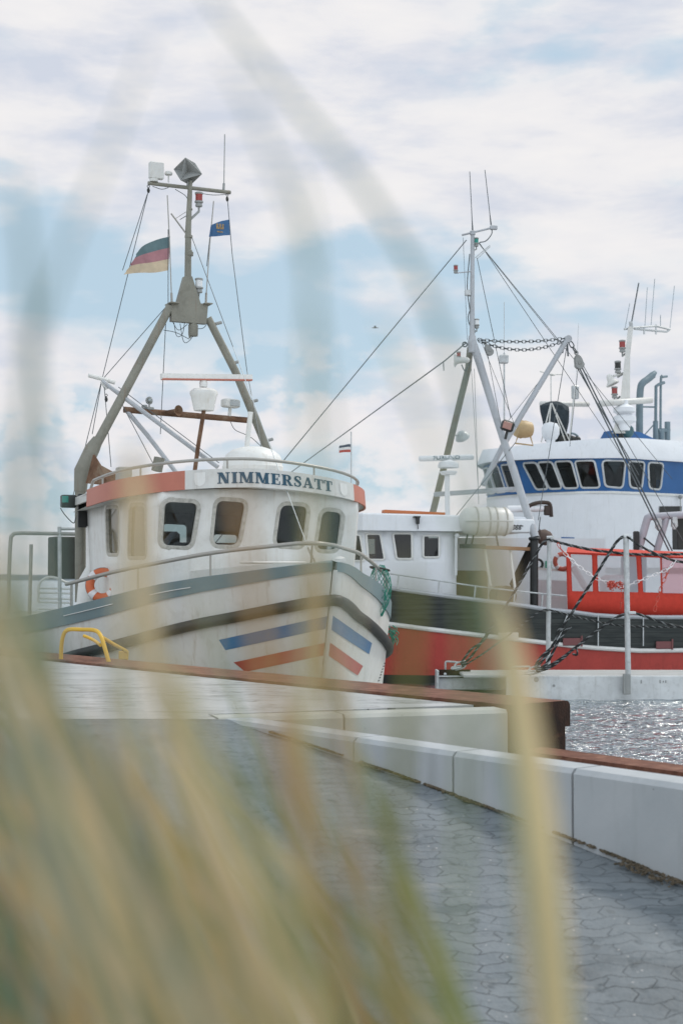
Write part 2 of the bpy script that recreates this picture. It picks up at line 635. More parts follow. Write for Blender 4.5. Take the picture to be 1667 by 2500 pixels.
M = dict(
    white=paint('white_paint', (0.72, 0.72, 0.69), 0.4, var=0.07, grime=0.22, gcol='#8d8672', streak=0.25, scol='#a08a68'),
    hullwhite=paint('hull_white', (0.63, 0.63, 0.59), 0.35, var=0.06, grime=0.3, gcol='#8f8874', streak=0.4, scol='#9c8c70', bump=0.05, bs=3),
    offwhite=paint('off_white', (0.62, 0.62, 0.59), 0.45, var=0.1, grime=0.3, gcol='#857d68', streak=0.2),
    shipwhite=paint('ship_white', (0.72, 0.74, 0.76), 0.4, var=0.05, grime=0.12, gcol='#8e8e88', streak=0.16, scol='#94917f', bump=0.06, bs=2),
    grey=paint('grey_paint', (0.30, 0.31, 0.30), 0.5, var=0.15, grime=0.4),
    mastgrey=paint('mast_grey', (0.23, 0.225, 0.185), 0.55, var=0.2, grime=0.45, gcol='#3d372a', streak=0.3),
    mastsilver=paint('mast_silver', (0.42, 0.44, 0.46), 0.4, 0.1, var=0.12, grime=0.3, gcol='#5b5a55', streak=0.2),
    steel=paint('tube_steel', (0.36, 0.35, 0.32), 0.4, 0.3, var=0.12, grime=0.3, gcol='#4b463c'),
    galv=paint('galvanised', (0.52, 0.54, 0.54), 0.45, 0.35, var=0.18, vs_=8, grime=0.35, gcol='#4d5153', gs=12, streak=0.15, scol='#5b5b52'),
    alu=paint('aluminium', (0.60, 0.62, 0.62), 0.5, 0.2, var=0.12, vs_=3, grime=0.3, gcol='#6f6f66', gs=9, streak=0.2, scol='#706a58'),
    teal=paint('grey_teal', (0.16, 0.225, 0.235), 0.5, var=0.1, grime=0.2, gcol='#66685c', streak=0.2, scol='#7d7a68'),
    blue=paint('stripe_blue', (0.035, 0.15, 0.31), 0.45, var=0.1, grime=0.12),
    red=paint('stripe_red', (0.40, 0.05, 0.045), 0.45, var=0.1, grime=0.12),
    orange=paint('faded_orange', (0.46, 0.16, 0.11), 0.5, var=0.12, grime=0.25, gcol='#a06a50'),
    buoy=paint('buoy_orange', (0.62, 0.15, 0.06), 0.6, var=0.12, grime=0.2),
    rubber=paint('rubber', (0.028, 0.03, 0.028), 0.55, var=0.3, grime=0.35, gcol='#4c4a3c'),
    black=paint('black_paint', (0.018, 0.02, 0.02), 0.4, var=0.3, grime=0.15, gcol='#3a3a36'),
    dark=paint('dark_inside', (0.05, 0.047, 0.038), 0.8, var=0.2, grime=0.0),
    frame=paint('rubber_frame', (0.47, 0.46, 0.415), 0.6, var=0.2, vs_=14, grime=0.45, gcol='#4d4a3d', gs=20),
    navy=paint('letter_blue', (0.02, 0.075, 0.12), 0.5, var=0.15, grime=0.2, gcol='#3c5f6a'),
    shipblue=paint('ship_blue', (0.022, 0.115, 0.31), 0.4, var=0.1, grime=0.12, gcol='#4a6078'),
    bhull=paint('black_planks', (0.022, 0.028, 0.027), 0.42, var=0.3, grime=0.25, gcol='#3c4340'),
    rhull=paint('red_hull', (0.44, 0.058, 0.045), 0.5, var=0.14, grime=0.3, gcol='#5d2018', streak=0.3, scol='#5c241a'),
    tarp=cloth('red_tarp', (0.66, 0.075, 0.05), 0.12, 0.25),
    yellow=paint('yellow_paint', (0.68, 0.42, 0.05), 0.45, var=0.12, grime=0.3, gcol='#8a6a35'),
    rust=rusty('rust_top', '#523529', '#744d3e', '#8e6854'),
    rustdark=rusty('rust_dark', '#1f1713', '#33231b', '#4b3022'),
    rustpipe=rusty('rust_pipe', '#4a3628', '#6f5340', '#857765', sc_=4),
    wire=paint('wire_steel', (0.10, 0.115, 0.12), 0.5, 0.3, var=0.2, grime=0.0),
    wirel=paint('wire_pale', (0.36, 0.40, 0.42), 0.5, 0.3, var=0.2, grime=0.0),
    rope=paint('rope_black', (0.02, 0.022, 0.022), 0.8, var=0.4, vs_=20, grime=0.2, gs=30),
    ropew=paint('rope_fleck', (0.20, 0.21, 0.21), 0.8, var=0.5, vs_=40, grime=0.9, gcol='#101010', gs=22),
    chainw=paint('plastic_white', (0.75, 0.72, 0.72), 0.4, var=0.08, grime=0.2),
    chainr=paint('plastic_red', (0.55, 0.07, 0.04), 0.4, var=0.12, grime=0.15),
    net=paint('net_green', (0.035, 0.26, 0.19), 0.7, var=0.4, vs_=10, grime=0.3),
    wood=paint('wood', (0.30, 0.16, 0.08), 0.6, var=0.25, grime=0.3),
    beige=paint('beige_tank', (0.50, 0.36, 0.19), 0.5, var=0.15, grime=0.3),
    tarpgrey=cloth('tarp_grey', (0.05, 0.065, 0.075), 0.4, 0.05),
    glass=glass_mat('window_glass', (0.36, 0.40, 0.38)),
    plastic=glass_mat('clear_plastic', (0.80, 0.83, 0.85), 0.15, 0.52),
    pinkplastic=glass_mat('pink_plastic', (0.80, 0.55, 0.58), 0.2, 0.35, (.75, .42, .45)),
    redlens=paint('red_lens', (0.30, 0.045, 0.04), 0.2, var=0.1, grime=0.1),
    greenlens=paint('green_lens', (0.02, 0.25, 0.20), 0.2, var=0.1, grime=0.1),
    clearlens=paint('clear_lens', (0.72, 0.74, 0.74), 0.15, var=0.1, grime=0.05),
    mirror=paint('lamp_glass', (0.35, 0.38, 0.38), 0.12, 0.6, var=0.2, grime=0.1),
)
# planks of the black bulwark: narrow grooves along the hull
q = NT('plank_groove')
zz = q.n('ShaderNodeSeparateXYZ')
q.l(q.tc.outputs['Object'], zz.inputs[0])
wv = q.math('PINGPONG', zz.outputs[2], 0.05)
gr = q.ramp(q.math('MULTIPLY', wv, 20.0), [(0.0, 0.0), (0.12, 1.0)])
q.color(q.mix(gr, (0.006, 0.008, 0.008), q.ramp(q.noise(q.mapping((.6, 1, 6)), 3, 7), [(0.3, (0.016, 0.021, 0.021)), (0.75, (0.050, 0.058, 0.054))])))
q.set(0.45, 0, 0.4)
q.bump(gr, 0.6, 0.01)
M['bhull'] = q.m


# ---------------------------------------------------------------- walls with real window openings
class Wall:
    """ruled wall between a bottom and a top outline; u in metres along the top outline, v in metres up"""

    def __init__(s, F, bot, top):
        s.F = F
        s.b, s.t = np.array(bot, float), np.array(top, float)
        d = np.linalg.norm(np.diff(s.t, axis=0), axis=1)
        s.cu = np.concatenate([[0], np.cumsum(d)])
        s.U = s.cu[-1]
        s.H = float(np.mean(np.linalg.norm(s.t - s.b, axis=1)))
        s.ctr = s.t.mean(0)
        gu, gv = np.meshgrid(np.linspace(0, s.U, 240), np.linspace(0, s.H, 24), indexing='ij')
        s.g = np.stack([gu.ravel(), gv.ravel()], 1)
        P = np.array([s(u, v) for u, v in s.g])
        s.px = F.proj(P)
        e = F.ray(0, 0)[0]
        N = np.array([s.nrm(u, v) for u, v in s.g])
        s.front = np.einsum('ij,ij->i', N, e - P) > 0

    def __call__(s, u, v, off=0.0):
        b = np.array([np.interp(u, s.cu, s.b[:, k]) for k in range(3)])
        t = np.array([np.interp(u, s.cu, s.t[:, k]) for k in range(3)])
        p = b + (t - b) * (v / s.H)
        if off:
            p = p + s.nrm(u, v) * off
        return p

    def nrm(s, u, v):
        e = 0.03
        du = s(min(u + e, s.U), v) - s(max(u - e, 0), v)
        dv = s(u, s.H) - s(u, 0)
        n = np.cross(du, dv)
        n /= np.linalg.norm(n) + 1e-12
        m = s(u, v) - s.ctr
        return n if n @ np.array([m[0], m[1], 0]) > 0 else -n

    def uv(s, px, py):
        d = (s.px - np.array([px, py])) ** 2
        d = d.sum(1) + (~s.front) * 1e9
        u, v = s.g[int(np.argmin(d))]
        for _ in range(12):
            p = s.F.proj([s(u, v)])[0]
            h = 0.01
            J = np.stack([(s.F.proj([s(min(u + h, s.U), v)])[0] - p) / h, (s.F.proj([s(u, v + h)])[0] - p) / h], 1)
            try:
                st = np.linalg.solve(J, np.array([px, py]) - p)
            except Exception:
                break
            st = np.clip(st, -0.15, 0.15)
            u, v = min(max(u + st[0], 0.0), s.U - 1e-3), v + st[1]
        return u, v

    def quad(s, corners):
        return [s.uv(*p) for p in corners]

    def sheet(s, holes, step=0.22):
        pts, edges = [], []

        def loop(poly):
            o = len(pts)
            pts.extend(poly)
            edges.extend((o + i, o + (i + 1) % len(poly)) for i in range(len(poly)))
        nu, nv = max(int(s.U / step), 2), max(int(s.H / step), 2)
        us, vs_ = np.linspace(0, s.U, nu + 1), np.linspace(0, s.H, nv + 1)
        rect = [(u, 0.0) for u in us] + [(s.U, v) for v in vs_[1:]] + [(u, s.H) for u in us[::-1][1:]] + [(0.0, v) for v in vs_[::-1][1:-1]]
        loop(rect)
        for h in holes:
            loop(h)
        for u in us[1:-1]:
            for v in vs_[1:-1]:
                if not any(inside((u, v), h, 0.05) for h in holes):
                    pts.append((u, v))
        r = delaunay_2d_cdt([V(p) for p in pts], edges, [], 0, 1e-5)
        fs = [tuple(f) for f in r[2] if not any(inside(np.mean([r[0][i] for i in f], axis=0), h) for h in holes)]
        mb = MB()
        mb.add([s(p[0], p[1]) for p in r[0]], fs)
        return mb


def inside(p, poly, pad=0.0):
    x, y = p[0], p[1]
    r = False
    n = len(poly)
    for i in range(n):
        x0, y0 = poly[i]
        x1, y1 = poly[(i + 1) % n]
        if (y0 > y) != (y1 > y) and x < (x1 - x0) * (y - y0) / (y1 - y0) + x0:
            r = not r
        if pad:
            d = np.array([x1 - x0, y1 - y0])
            t = np.clip(np.dot(np.array([x - x0, y - y0]), d) / (d @ d + 1e-12), 0, 1)
            if np.hypot(x - x0 - t * d[0], y - y0 - t * d[1]) < pad:
                return True
    return r


def rounded(quad, r=0.1, n=4):
    """round the corners of a polygon in metres"""
    Q = [np.array(p, float) for p in quad]
    res = []
    for i, p in enumerate(Q):
        a, b = Q[i - 1] - p, Q[(i + 1) % len(Q)] - p
        la, lb = np.linalg.norm(a), np.linalg.norm(b)
        rr = min(r, la * 0.45, lb * 0.45)
        a, b = p + a / la * rr, p + b / lb * rr
        for k in range(n + 1):
            t = k / n
            res.append(tuple(a * (1 - t) ** 2 + p * 2 * t * (1 - t) + b * t * t))
    return res


def grow(poly, d):
    Q = np.array(poly)
    ct = Q.mean(0)
    res = []
    n = len(Q)
    for i in range(n):
        t = Q[(i + 1) % n] - Q[i - 1]
        nn = np.array([t[1], -t[0]]) / (np.linalg.norm(t) + 1e-9)
        if nn @ (Q[i] - ct) < 0:
            nn = -nn
        res.append(tuple(Q[i] + nn * d))
    return res


def window(wall, hole, parent, fw=0.05, ft=0.03, fm=None, gm=None, bolts=0):
    """frame (part) and pane (its sub-part) in an opening"""
    fm, gm = fm or M['frame'], gm or M['glass']
    o, i, n = grow(hole, fw), grow(hole, -0.006), len(hole)
    S = lambda p, off: wall(p[0], p[1], off)
    rows = [[S(p, -0.03) for p in i], [S(p, ft) for p in i], [S(p, ft * 1.15) for p in grow(hole, fw * 0.5)], [S(p, ft * 0.7) for p in o], [S(p, 0.001) for p in o]]
    mb = MB().loft(rows, True)
    f = mb.build('window', fm, parent, 50)
    ct = np.mean(np.array(hole), 0)
    P = [S(p, -0.012) for p in i]
    pb = MB().add(P + [S(ct, -0.012)], [(k, (k + 1) % n, n) for k in range(n)])
    pb.build('pane', gm, f, 0)
    return f


def towld(F, p):
    return V(F.M @ np.array(p, float) + F.o)


def root(name, label, cat, F, base, group=None):
    o = thing(name, label, cat, towld(F, base), F.ang, group)
    o['base'] = list(base)
    return o


def part(mb, name, m, parent, smooth=40, label=None, base=None, kind=None):
    """a part whose shape is given in the frame of its boat, hung under an Empty at the base"""
    b = V(base if base is not None else parent['base'] if 'base' in parent.keys() else (0, 0, 0))
    mb.v = [tuple(V(p) - b) for p in mb.v]
    return mb.build(name, m, parent, smooth, label, kind=kind)


def solo(mb, name, m, F, base, label, cat, group=None, smooth=40):
    """a thing that is one mesh"""
    b = V(base)
    mb.v = [tuple(V(p) - b) for p in mb.v]
    o = mb.build(name, m, None, smooth, label, cat, group)
    o.location = towld(F, base)
    o.rotation_euler = (0, 0, F.ang)
    return o


# ================================================================ SETTING
def zpave(y):
    t = 9.95 - max(y, 5.0)
    return 1.2 - .11 * t - .014 * t * t


WA, WB = V((-0.83, 9.95, 0)), V((3.3, 4.73, 0))      # front face of the low wall
wdir = (WB - WA).normalized()
wnrm = V((-wdir.y, wdir.x, 0))                        # away from the pavement
if wnrm.y < 0:
    wnrm = -wnrm

# --- water: one sheet to the horizon, finer where it is seen
q = NT('sea_water')
m = q.mapping((1, 1, 1))
q.color((0.03, 0.055, 0.065))
q.set(0.3, 0, 0.0)
h1 = q.noise(q.mapping((1.1, 2.2, 1)), 2.1, 3, 0.5, 0.4)
h2 = q.noise(q.mapping((1.0, 1.9, 1), (0, 0, 0.4)), 7.5, 3, 0.5, 0.3)
hh = q.math('ADD', q.math('MULTIPLY', h1, 1.0), q.math('MULTIPLY', h2, 0.6))
q.bump(hh, 1.0, 0.12)
bmp = q.b.inputs['Normal'].links[0].from_socket
gl = q.n('ShaderNodeBsdfGlossy')
gl.inputs['Roughness'].default_value = 0.12
gl.inputs[0].default_value = (0.93, 0.96, 0.97, 1)
fr = q.n('ShaderNodeFresnel')
fr.inputs[0].default_value = 1.36
q.l(bmp, fr.inputs['Normal'])
q.l(bmp, gl.inputs['Normal'])
fq = q.n('ShaderNodeMath', operation='MULTIPLY', use_clamp=True)
q.l(fr.outputs[0], fq.inputs[0])
fq.inputs[1].default_value = 5.5
mx = q.n('ShaderNodeMixShader')
q.l(fq.outputs[0], mx.inputs[0])
q.l(q.b.outputs[0], mx.inputs[1])
q.l(gl.outputs[0], mx.inputs[2])
q.l(mx.outputs[0], q.t.nodes['Material Output'].inputs[0])
mb = MB()
xs = [-3000, -400, -60, -12, 0] + list(np.linspace(0.6, 9, 170)) + [14, 40, 300, 3000]
ys = [-60, -5, 4] + list(np.linspace(7, 32, 420)) + [60, 300, 4000]
rows = []
for y in ys:
    rows.append([(x, y, (0.035 * noise.noise(V((x * .9, y * 2.0, 0))) + 0.024 * noise.noise(V((x * 2.3, y * 4.6, 5))) + 0.012 * noise.noise(V((x * 4.6, y * 8.1, 8)))) if 7 <= y <= 32 and .6 <= x <= 9 else 0.0) for x in xs])
mb.loft(rows).build('water', q.m, kind='structure')

# --- pavement of wavy interlocking stones, a ramp that falls towards the camera
q = NT('paving_stones')
m = q.mapping()
sx = q.n('ShaderNodeSeparateXYZ')
q.l(m, sx.inputs[0])
dn = q.noise(m, 1.6, 3)
zig = q.math('MULTIPLY', q.math('PINGPONG', q.math('ADD', sx.outputs[0], q.math('MULTIPLY', sx.outputs[1], 0.15)), 0.10), 0.34)
dn2 = q.noise(m, 11, 4, 0.6)
yy = q.math('ADD', q.math('ADD', q.math('ADD', sx.outputs[1], zig), q.math('MULTIPLY', dn, 0.22)), q.math('MULTIPLY', dn2, 0.04))
xx = q.math('ADD', sx.outputs[0], q.math('MULTIPLY', q.math('PINGPONG', q.math('ADD', sx.outputs[1], 0.0), 0.056), 0.6))
cb = q.n('ShaderNodeCombineXYZ')
q.l(xx, cb.inputs[0])
q.l(yy, cb.inputs[1])
br = q.n('ShaderNodeTexBrick')
q.l(cb.outputs[0], br.inputs['Vector'])
br.inputs['Scale'].default_value = 1.0
br.inputs['Mortar Size'].default_value = 0.0034
br.inputs['Mortar Smooth'].default_value = 0.5
br.inputs['Brick Width'].default_value = 0.20
br.inputs['Row Height'].default_value = 0.094
br.inputs['Color1'].default_value = (0.150, 0.172, 0.186, 1)
br.inputs['Color2'].default_value = (0.185, 0.205, 0.215, 1)
br.inputs['Mortar'].default_value = (0.040, 0.048, 0.052, 1)
blot = q.noise(m, 1.1, 8, 0.62, 0.4)
brc = q.mix(q.ramp(q.noise(m, 2.6, 4), [(0.42, 0.9), (0.64, 0.1)]), br.outputs['Color'], (0.165, 0.186, 0.198))
brc = q.mix(q.ramp(dn2, [(0.30, 0.8), (0.42, 0.0)]), brc, (0.075, 0.09, 0.098))
col = q.mix(1.0, brc, q.ramp(blot, [(0.30, 0.50), (0.45, 0.9), (0.68, 1.2)]), 'MULTIPLY')
sp = q.noise(m, 46, 3, 0.6)
col = q.mix(q.ramp(sp, [(0.62, 0.0), (0.74, 0.55)]), col, (0.07, 0.08, 0.085))
vf = q.n('ShaderNodeTexVoronoi')
vf.inputs['Scale'].default_value = 13
q.l(m, vf.inputs['Vector'])
col = q.mix(q.ramp(vf.outputs['Distance'], [(0.05, 0.75), (0.09, 0.0)]), col, (0.46, 0.44, 0.42))
long = q.noise(q.mapping((1.3, 6.5, 1), (0, 0, 0.08)), 1.6, 6, 0.6, 0.4)
col = q.mix(q.ramp(long, [(0.56, 0.0), (0.66, 0.6)]), col, (0.085, 0.105, 0.115))
sand = q.noise(q.mapping((1, 2.2, 1)), 1.9, 7, 0.65)
col = q.mix(q.ramp(sand, [(0.62, 0.0), (0.74, 0.5)]), col, (0.30, 0.285, 0.26))
lf = q.noise(q.mapping((1, 1, 1), (0, 0, 2)), 9, 2, 0.5)
q.color(q.mix(q.ramp(lf, [(0.66, 0.0), (0.70, 0.35)]), col, (0.09, 0.095, 0.09)))
q.set(0.62, 0, 0.4)
hb = q.math('ADD', q.math('ADD', q.math('MULTIPLY', br.outputs['Fac'], -0.7), q.math('MULTIPLY', sp, 0.35)), q.math('MULTIPLY', dn2, 1.2))
q.bump(hb, 0.9, 0.010)
M['paving'] = q.m
mb = MB()
ys = list(np.linspace(2.2, 9.94, 150))
xs = [-14, -9, -6, -4] + list(np.linspace(-3, 4.6, 120))
rows = []
for y in ys:
    rows.append([(x, y, zpave(y) + 0.022 * noise.noise(V((x * .8, y * .9, 0))) + 0.008 * noise.noise(V((x * 3.1, y * 3.1, 3))) if y < 9.8 else zpave(y) + 0.0) for x in xs])
# keep only what lies on the camera's side of the wall
keep = MB()
n = len(xs)
fs = []
for i in range(len(ys) - 1):
    for j in range(n - 1):
        cx, cy = (xs[j] + xs[j + 1]) / 2, (ys[i] + ys[i + 1]) / 2
        if (V((cx, cy, 0)) - WA).dot(wnrm) < 0.12:
            fs.append((i * n + j, i * n + j + 1, (i + 1) * n + j + 1, (i + 1) * n + j))
keep.add([p for r in rows for p in r], fs).build('pavement', M['paving'], kind='structure', smooth=60)

# --- dune on which the grass and the photographer stand, below the frame
q = NT('dune_sand')
q.color(q.ramp(q.noise(q.mapping(), 6, 8), [(0.3, c('#6e6247')), (0.7, c('#a39570'))]))
q.set(0.95)
q.bump(q.noise(q.mapping(), 30, 4), 0.5, 0.02)
mb = MB()
rows = []
for y in np.linspace(-4, 4.4, 60):
    t = min(max((y - 0.9) / 3.3, 0), 1)
    h = 1.36 + (0.05 - 1.36) * (t * t * (3 - 2 * t))
    rows.append([(x, y, h + 0.05 * noise.noise(V((x * 1.5, y * 1.5, 9)))) for x in np.linspace(-7, 5, 70)])
mb.loft(rows).build('dune', q.m, kind='structure')

# --- quay slab
q = NT('quay_concrete')
m = q.mapping()
base = q.ramp(q.noise(m, 0.9, 7, 0.6), [(0.3, (0.38, 0.385, 0.38)), (0.7, (0.50, 0.50, 0.495))])
cr = q.noise(q.mapping((0.55, 3.4, 1), (0, 0, -0.06)), 2.2, 6, 0.55, 0.8)
crk = q.ramp(cr, [(0.480, 0.0), (0.496, 1.0), (0.504, 1.0), (0.520, 0.0)])
msk = q.ramp(q.noise(m, 1.3, 3), [(0.42, 0.0), (0.52, 1.0)])
base = q.mix(q.math('MULTIPLY', crk, msk), base, (0.10, 0.105, 0.10))
cr2 = q.noise(q.mapping((1.0, 9.0, 1), (0, 0, 0.05)), 1.3, 5, 0.6, 0.3)
base = q.mix(q.ramp(cr2, [(0.60, 0.0), (0.63, 0.85)]), base, (0.15, 0.155, 0.15))
pit = q.noise(m, 60, 3)
base = q.mix(q.ramp(pit, [(0.64, 0.0), (0.75, 0.5)]), base, (0.2, 0.2, 0.19))
q.color(base)
q.set(0.5, 0, 0.4)
q.bump(q.math('SUBTRACT', pit, q.math('MULTIPLY', crk, 1.5)), 0.35, 0.008)
M['quay'] = q.m
SA, SB = V((-0.86, 9.97, 0)), V((1.235, 10.60, 0))     # near edge of the block
sdir = (SB - SA).normalized()
snrm = V((-sdir.y, sdir.x, 0))
p1, p2 = SA + snrm * 0.30, SB + snrm * 0.30
rk0, rdir = V((1.26, 10.74, 0)), V((-0.621, 0.784, 0))
bnrm = V((0.784, 0.621, 0))
poly = [(-22, 9.96), (SA.x - 0.012, 9.96), (p1.x - 0.012, p1.y + 0.01)]
e2 = rk0 + rdir * 0.36
poly += [(e2.x - 0.02, e2.y)]
far = rk0 + rdir * 30
poly += [(far.x, far.y), (-22, far.y)]
mb = MB()
mb.prism([(x, y, 0.4) for x, y in poly], (0, 0, 1.6))
mb.build('quay', M['quay'], kind='structure', smooth=0)
# ground between the block, the low wall and the lower beam
mb = MB()
mb.prism([(-0.55, 9.9, 0.25), (1.15, 10.45, 0.25), (1.66, 10.25, 0.25), (4.9, 6.2, 0.25), (4.9, 3.0, 0.25), (3.6, 4.6, 0.25)], (0, 0, 1.2))
mb.build('ground', M['quay'], kind='structure', smooth=0)

# --- concrete walls
q = NT('wall_concrete')
m = q.mapping()
base = q.ramp(q.noise(m, 1.4, 8, 0.6, 0.3), [(0.3, (0.36, 0.385, 0.40)), (0.7, (0.46, 0.475, 0.485))])
base = q.mix(q.ramp(q.noise(q.mapping((5, 5, 0.8)), 1.6, 5), [(0.52, 0.0), (0.72, 0.4)]), base, (0.27, 0.285, 0.28))
vo = q.n('ShaderNodeTexVoronoi')
vo.inputs['Scale'].default_value = 9
q.l(m, vo.inputs['Vector'])
base = q.mix(q.ramp(vo.outputs['Distance'], [(0.02, 0.6), (0.05, 0.0)]), base, (0.12, 0.13, 0.12))
q.color(base)
q.set(0.75, 0, 0.3)
q.bump(q.noise(m, 50, 4), 0.15, 0.006)
M['concrete'] = q.m
q = NT('block_concrete')
m = q.mapping()
base = q.ramp(q.noise(m, 1.7, 8, 0.6, 0.3), [(0.3, (0.37, 0.375, 0.34)), (0.7, (0.48, 0.48, 0.44))])
vo = q.n('ShaderNodeTexVoronoi')
vo.inputs['Scale'].default_value = 7
q.l(m, vo.inputs['Vector'])
base = q.mix(q.ramp(vo.outputs['Distance'], [(0.02, 0.6), (0.05, 0.0)]), base, (0.16, 0.16, 0.14))
q.color(base)
q.set(0.75, 0, 0.3)
q.bump(q.noise(m, 50, 4), 0.15, 0.006)
M['block'] = q.m


def wall_panel(parent, a, b, nrm, zt, zb, th, m, origin):
    """one precast panel with a small chamfer along its top edges"""
    a, b = V(a) - origin, V(b) - origin
    zt, zb = zt - origin.z, zb - origin.z
    ch = 0.026
    prof = [(0, zb), (0, zt - ch), (ch, zt), (th - ch, zt), (th, zt - ch), (th, zb)]
    d = (b - a).normalized()
    rows = []
    for p, e in ((a, 1), (b, -1)):
        rows.append([(p.x + nrm.x * t + d.x * e * 0.004, p.y + nrm.y * t + d.y * e * 0.004, z) for t, z in prof])
    mb = MB().loft(rows, True, True)
    return mb.build('wall_panel', m, parent, 20)


t_ = lambda x: (x - WA.x) / wdir.x
w = thing('concrete_wall', 'low pale blue-grey concrete wall of four panels that tapers into the paved ramp', 'wall', (WA.x, WA.y, 1.2))
cuts = [0.0, t_(0.075), t_(0.63), t_(1.19), t_(2.5)]
for a, b in zip(cuts, cuts[1:]):
    wall_panel(w, WA + wdir * (a + 0.004), WA + wdir * (b - 0.004), wnrm, 1.2, -0.3, 0.24, M['concrete'], V((WA.x, WA.y, 1.2)))
w = thing('concrete_wall', 'beige concrete wall under the end of the quay slab, beside the dark rusty beam end', 'wall', (SA.x, SA.y, 1.2))
L = (SB - SA).length
for a, b in ((0, L * 0.42), (L * 0.42, L)):
    wall_panel(w, SA + sdir * (a + 0.004), SA + sdir * (b - 0.004), snrm, 1.203, -0.3, 0.285, M['block'], V((SA.x, SA.y, 1.2)))

# moss and sand lying along the foot of the low wall
mb = MB()
for i in range(3600):
    s = random.uniform(0.5, 5.2)
    k = random.random() ** 2
    if noise.noise(V((s * 3.1, 4, 0))) + .35 * noise.noise(V((s * 14, 4, 0))) < -0.22:
        continue
    wid = 0.014 + 0.03 * abs(noise.noise(V((s * 9, 2, 0)))) + 0.06 * max(0, noise.noise(V((s * 2.2, 0, 0)))) + (0.07 if 3.6 < s < 3.95 else 0)
    p = WA + wdir * s - wnrm * (k * wid - 0.004)
    r = random.uniform(0.003, 0.011)
    mb.ball((p.x, p.y, zpave(p.y) + r * .4 + 0.012), r, 6, (1, 1, .7))
q = NT('moss')
q.color(q.ramp(q.noise(q.mapping(), 30, 4), [(0.35, c('#3d3729')), (0.65, c('#6f6250'))]))
q.set(0.95)
mb.build('moss', q.m, kind='stuff', label='brown moss and sand along the foot of the low concrete wall', cat='moss')

# --- rusty capping beam along the quay edge
def extrude_beam(mb, o, d, nrm, prof, a, b, base):
    rows = [[V(o) + V(d) * s + V(nrm) * t + V((0, 0, z)) - V(base) for t, z in prof] for s in (a, b)]
    mb.loft(rows, True)
    return rows


zt = 1.225
arc = [(0.66 - 0.045 + 0.045 * math.sin(a), zt - 0.045 + 0.045 * math.cos(a)) for a in np.linspace(0, math.pi / 2, 6)]
prof = [(0, zt - 0.75), (0, zt)] + arc + [(0.66, zt - 0.20), (0.605, zt - 0.20), (0.605, zt - 0.75)]
bs = V((rk0.x, rk0.y, zt))
t = thing('capping_beam', 'long rust-brown steel beam capping the quay edge in front of the moored boats', 'steel beam', bs)
mb = MB()
extrude_beam(mb, rk0, rdir, bnrm, prof, 0.0, 30, bs)
mb.build('beam_body', M['rust'], t, 30)
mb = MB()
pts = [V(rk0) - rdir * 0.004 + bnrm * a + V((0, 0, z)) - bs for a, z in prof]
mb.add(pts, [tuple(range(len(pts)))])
mb.build('shaded_end_face', M['rustdark'], t, 0)  # end face of the beam: dark rust, with its shade put into the colour
zl = 0.885
lo0 = V((1.62, 10.38, 0))
prof = [(0, zl - .5), (0, zl), (0.30, zl), (0.335, zl - .03), (0.335, zl - .5)]
bs = V((lo0.x, lo0.y, zl))
t = thing('capping_beam', 'lower red-brown rusty beam along the water behind the low concrete wall', 'steel beam', bs)
mb = MB()
rows = extrude_beam(mb, lo0 + rdir * .75 - bnrm * .3, -rdir, bnrm, [(a + .3, z) for a, z in prof], 0.0, 7, bs)
mb.add(rows[0], [tuple(range(len(rows[0])))])
mb.build('beam_body', M['rust'], t, 30)

# --- far mole on the horizon
mb = MB()
rows = []
for x in np.linspace(-420, 420, 120):
    h = 2.4 + 0.7 * noise.noise(V((x * .08, 0, 2)))
    rows.append([(x, 600, -1), (x, 602, h * .8), (x, 604, h), (x, 612, h), (x, 616, -1)])
mb.loft(rows)
mb.build('mole', paint('mole_stone', (0.20, 0.22, 0.24), 0.9, var=0.3, vs_=.2), kind='structure')

# --- yellow ladder hoop on the quay edge
YF = W
t = root('ladder_rail', 'yellow tube grab rails of a ladder at the quay edge beside the white cutter', 'ladder', YF, YF.at(262, 1619, Y=16.1))
L0 = lambda px, py, Y: YF.at(px, py, Y=Y)
g0 = 16.1
pts = [L0(150, 1625, 16.6), L0(150, 1590, 16.6), L0(154, 1556, 16.55), L0(166, 1538, 16.5), L0(200, 1537, 16.4), L0(232, 1539, 16.3), L0(246, 1551, 16.2), L0(256, 1580, 16.15), L0(269, 1626, 16.1)]
part(MB().tube(spl(pts, 5), 0.024, 10), 'grab_rail', M['yellow'], t)
pts = [L0(205, 1552, 16.9), L0(228, 1562, 16.8), L0(246, 1575, 16.25)]
part(MB().tube(spl(pts, 4), 0.019, 8), 'brace', M['yellow'], t)
pts = [L0(250, 1556, 16.25), L0(280, 1574, 16.7), L0(306, 1588, 17.0), L0(311, 1592, 17.05), L0(309, 1618, 17.1)]
part(MB().tube(pts, 0.022, 8), 'brace', M['yellow'], t)
p = L0(301, 1600, 17.05)
part(MB().bbox(p, (0.10, 0.04, 0.10), 0.008), 'mounting_plate', M['yellow'], t)

# ================================================================ WHITE CUTTER (bow towards the camera)
N = Frame(-0.09, 17.5, R(25 - 90))
MX = -6.1                                 # plane of the mast
btop = curve([0, .12, .5, 1.13, 1.94, 2.6, 3.2, 4.0, 5.5, 8, 11], [0.02, .20, .50, .93, 1.56, 2.04, 2.40, 2.68, 2.85, 2.75, 2.3])
ztop = curve([0, 1.13, 1.94, 3.2, 4.5, 6, 8, 11], [2.35, 2.21, 2.08, 1.78, 1.60, 1.5, 1.47, 1.52])
zfen = curve([0, 1.5, 1.95, 2.6, 3.3, 4.2, 6, 11], [1.89, 1.58, 1.46, 1.27, 1.10, .92, .72, .68])
kbow = curve([0, 1, 2.5, 4.5, 8, 11], [.45, .30, .12, .05, .06, .15])


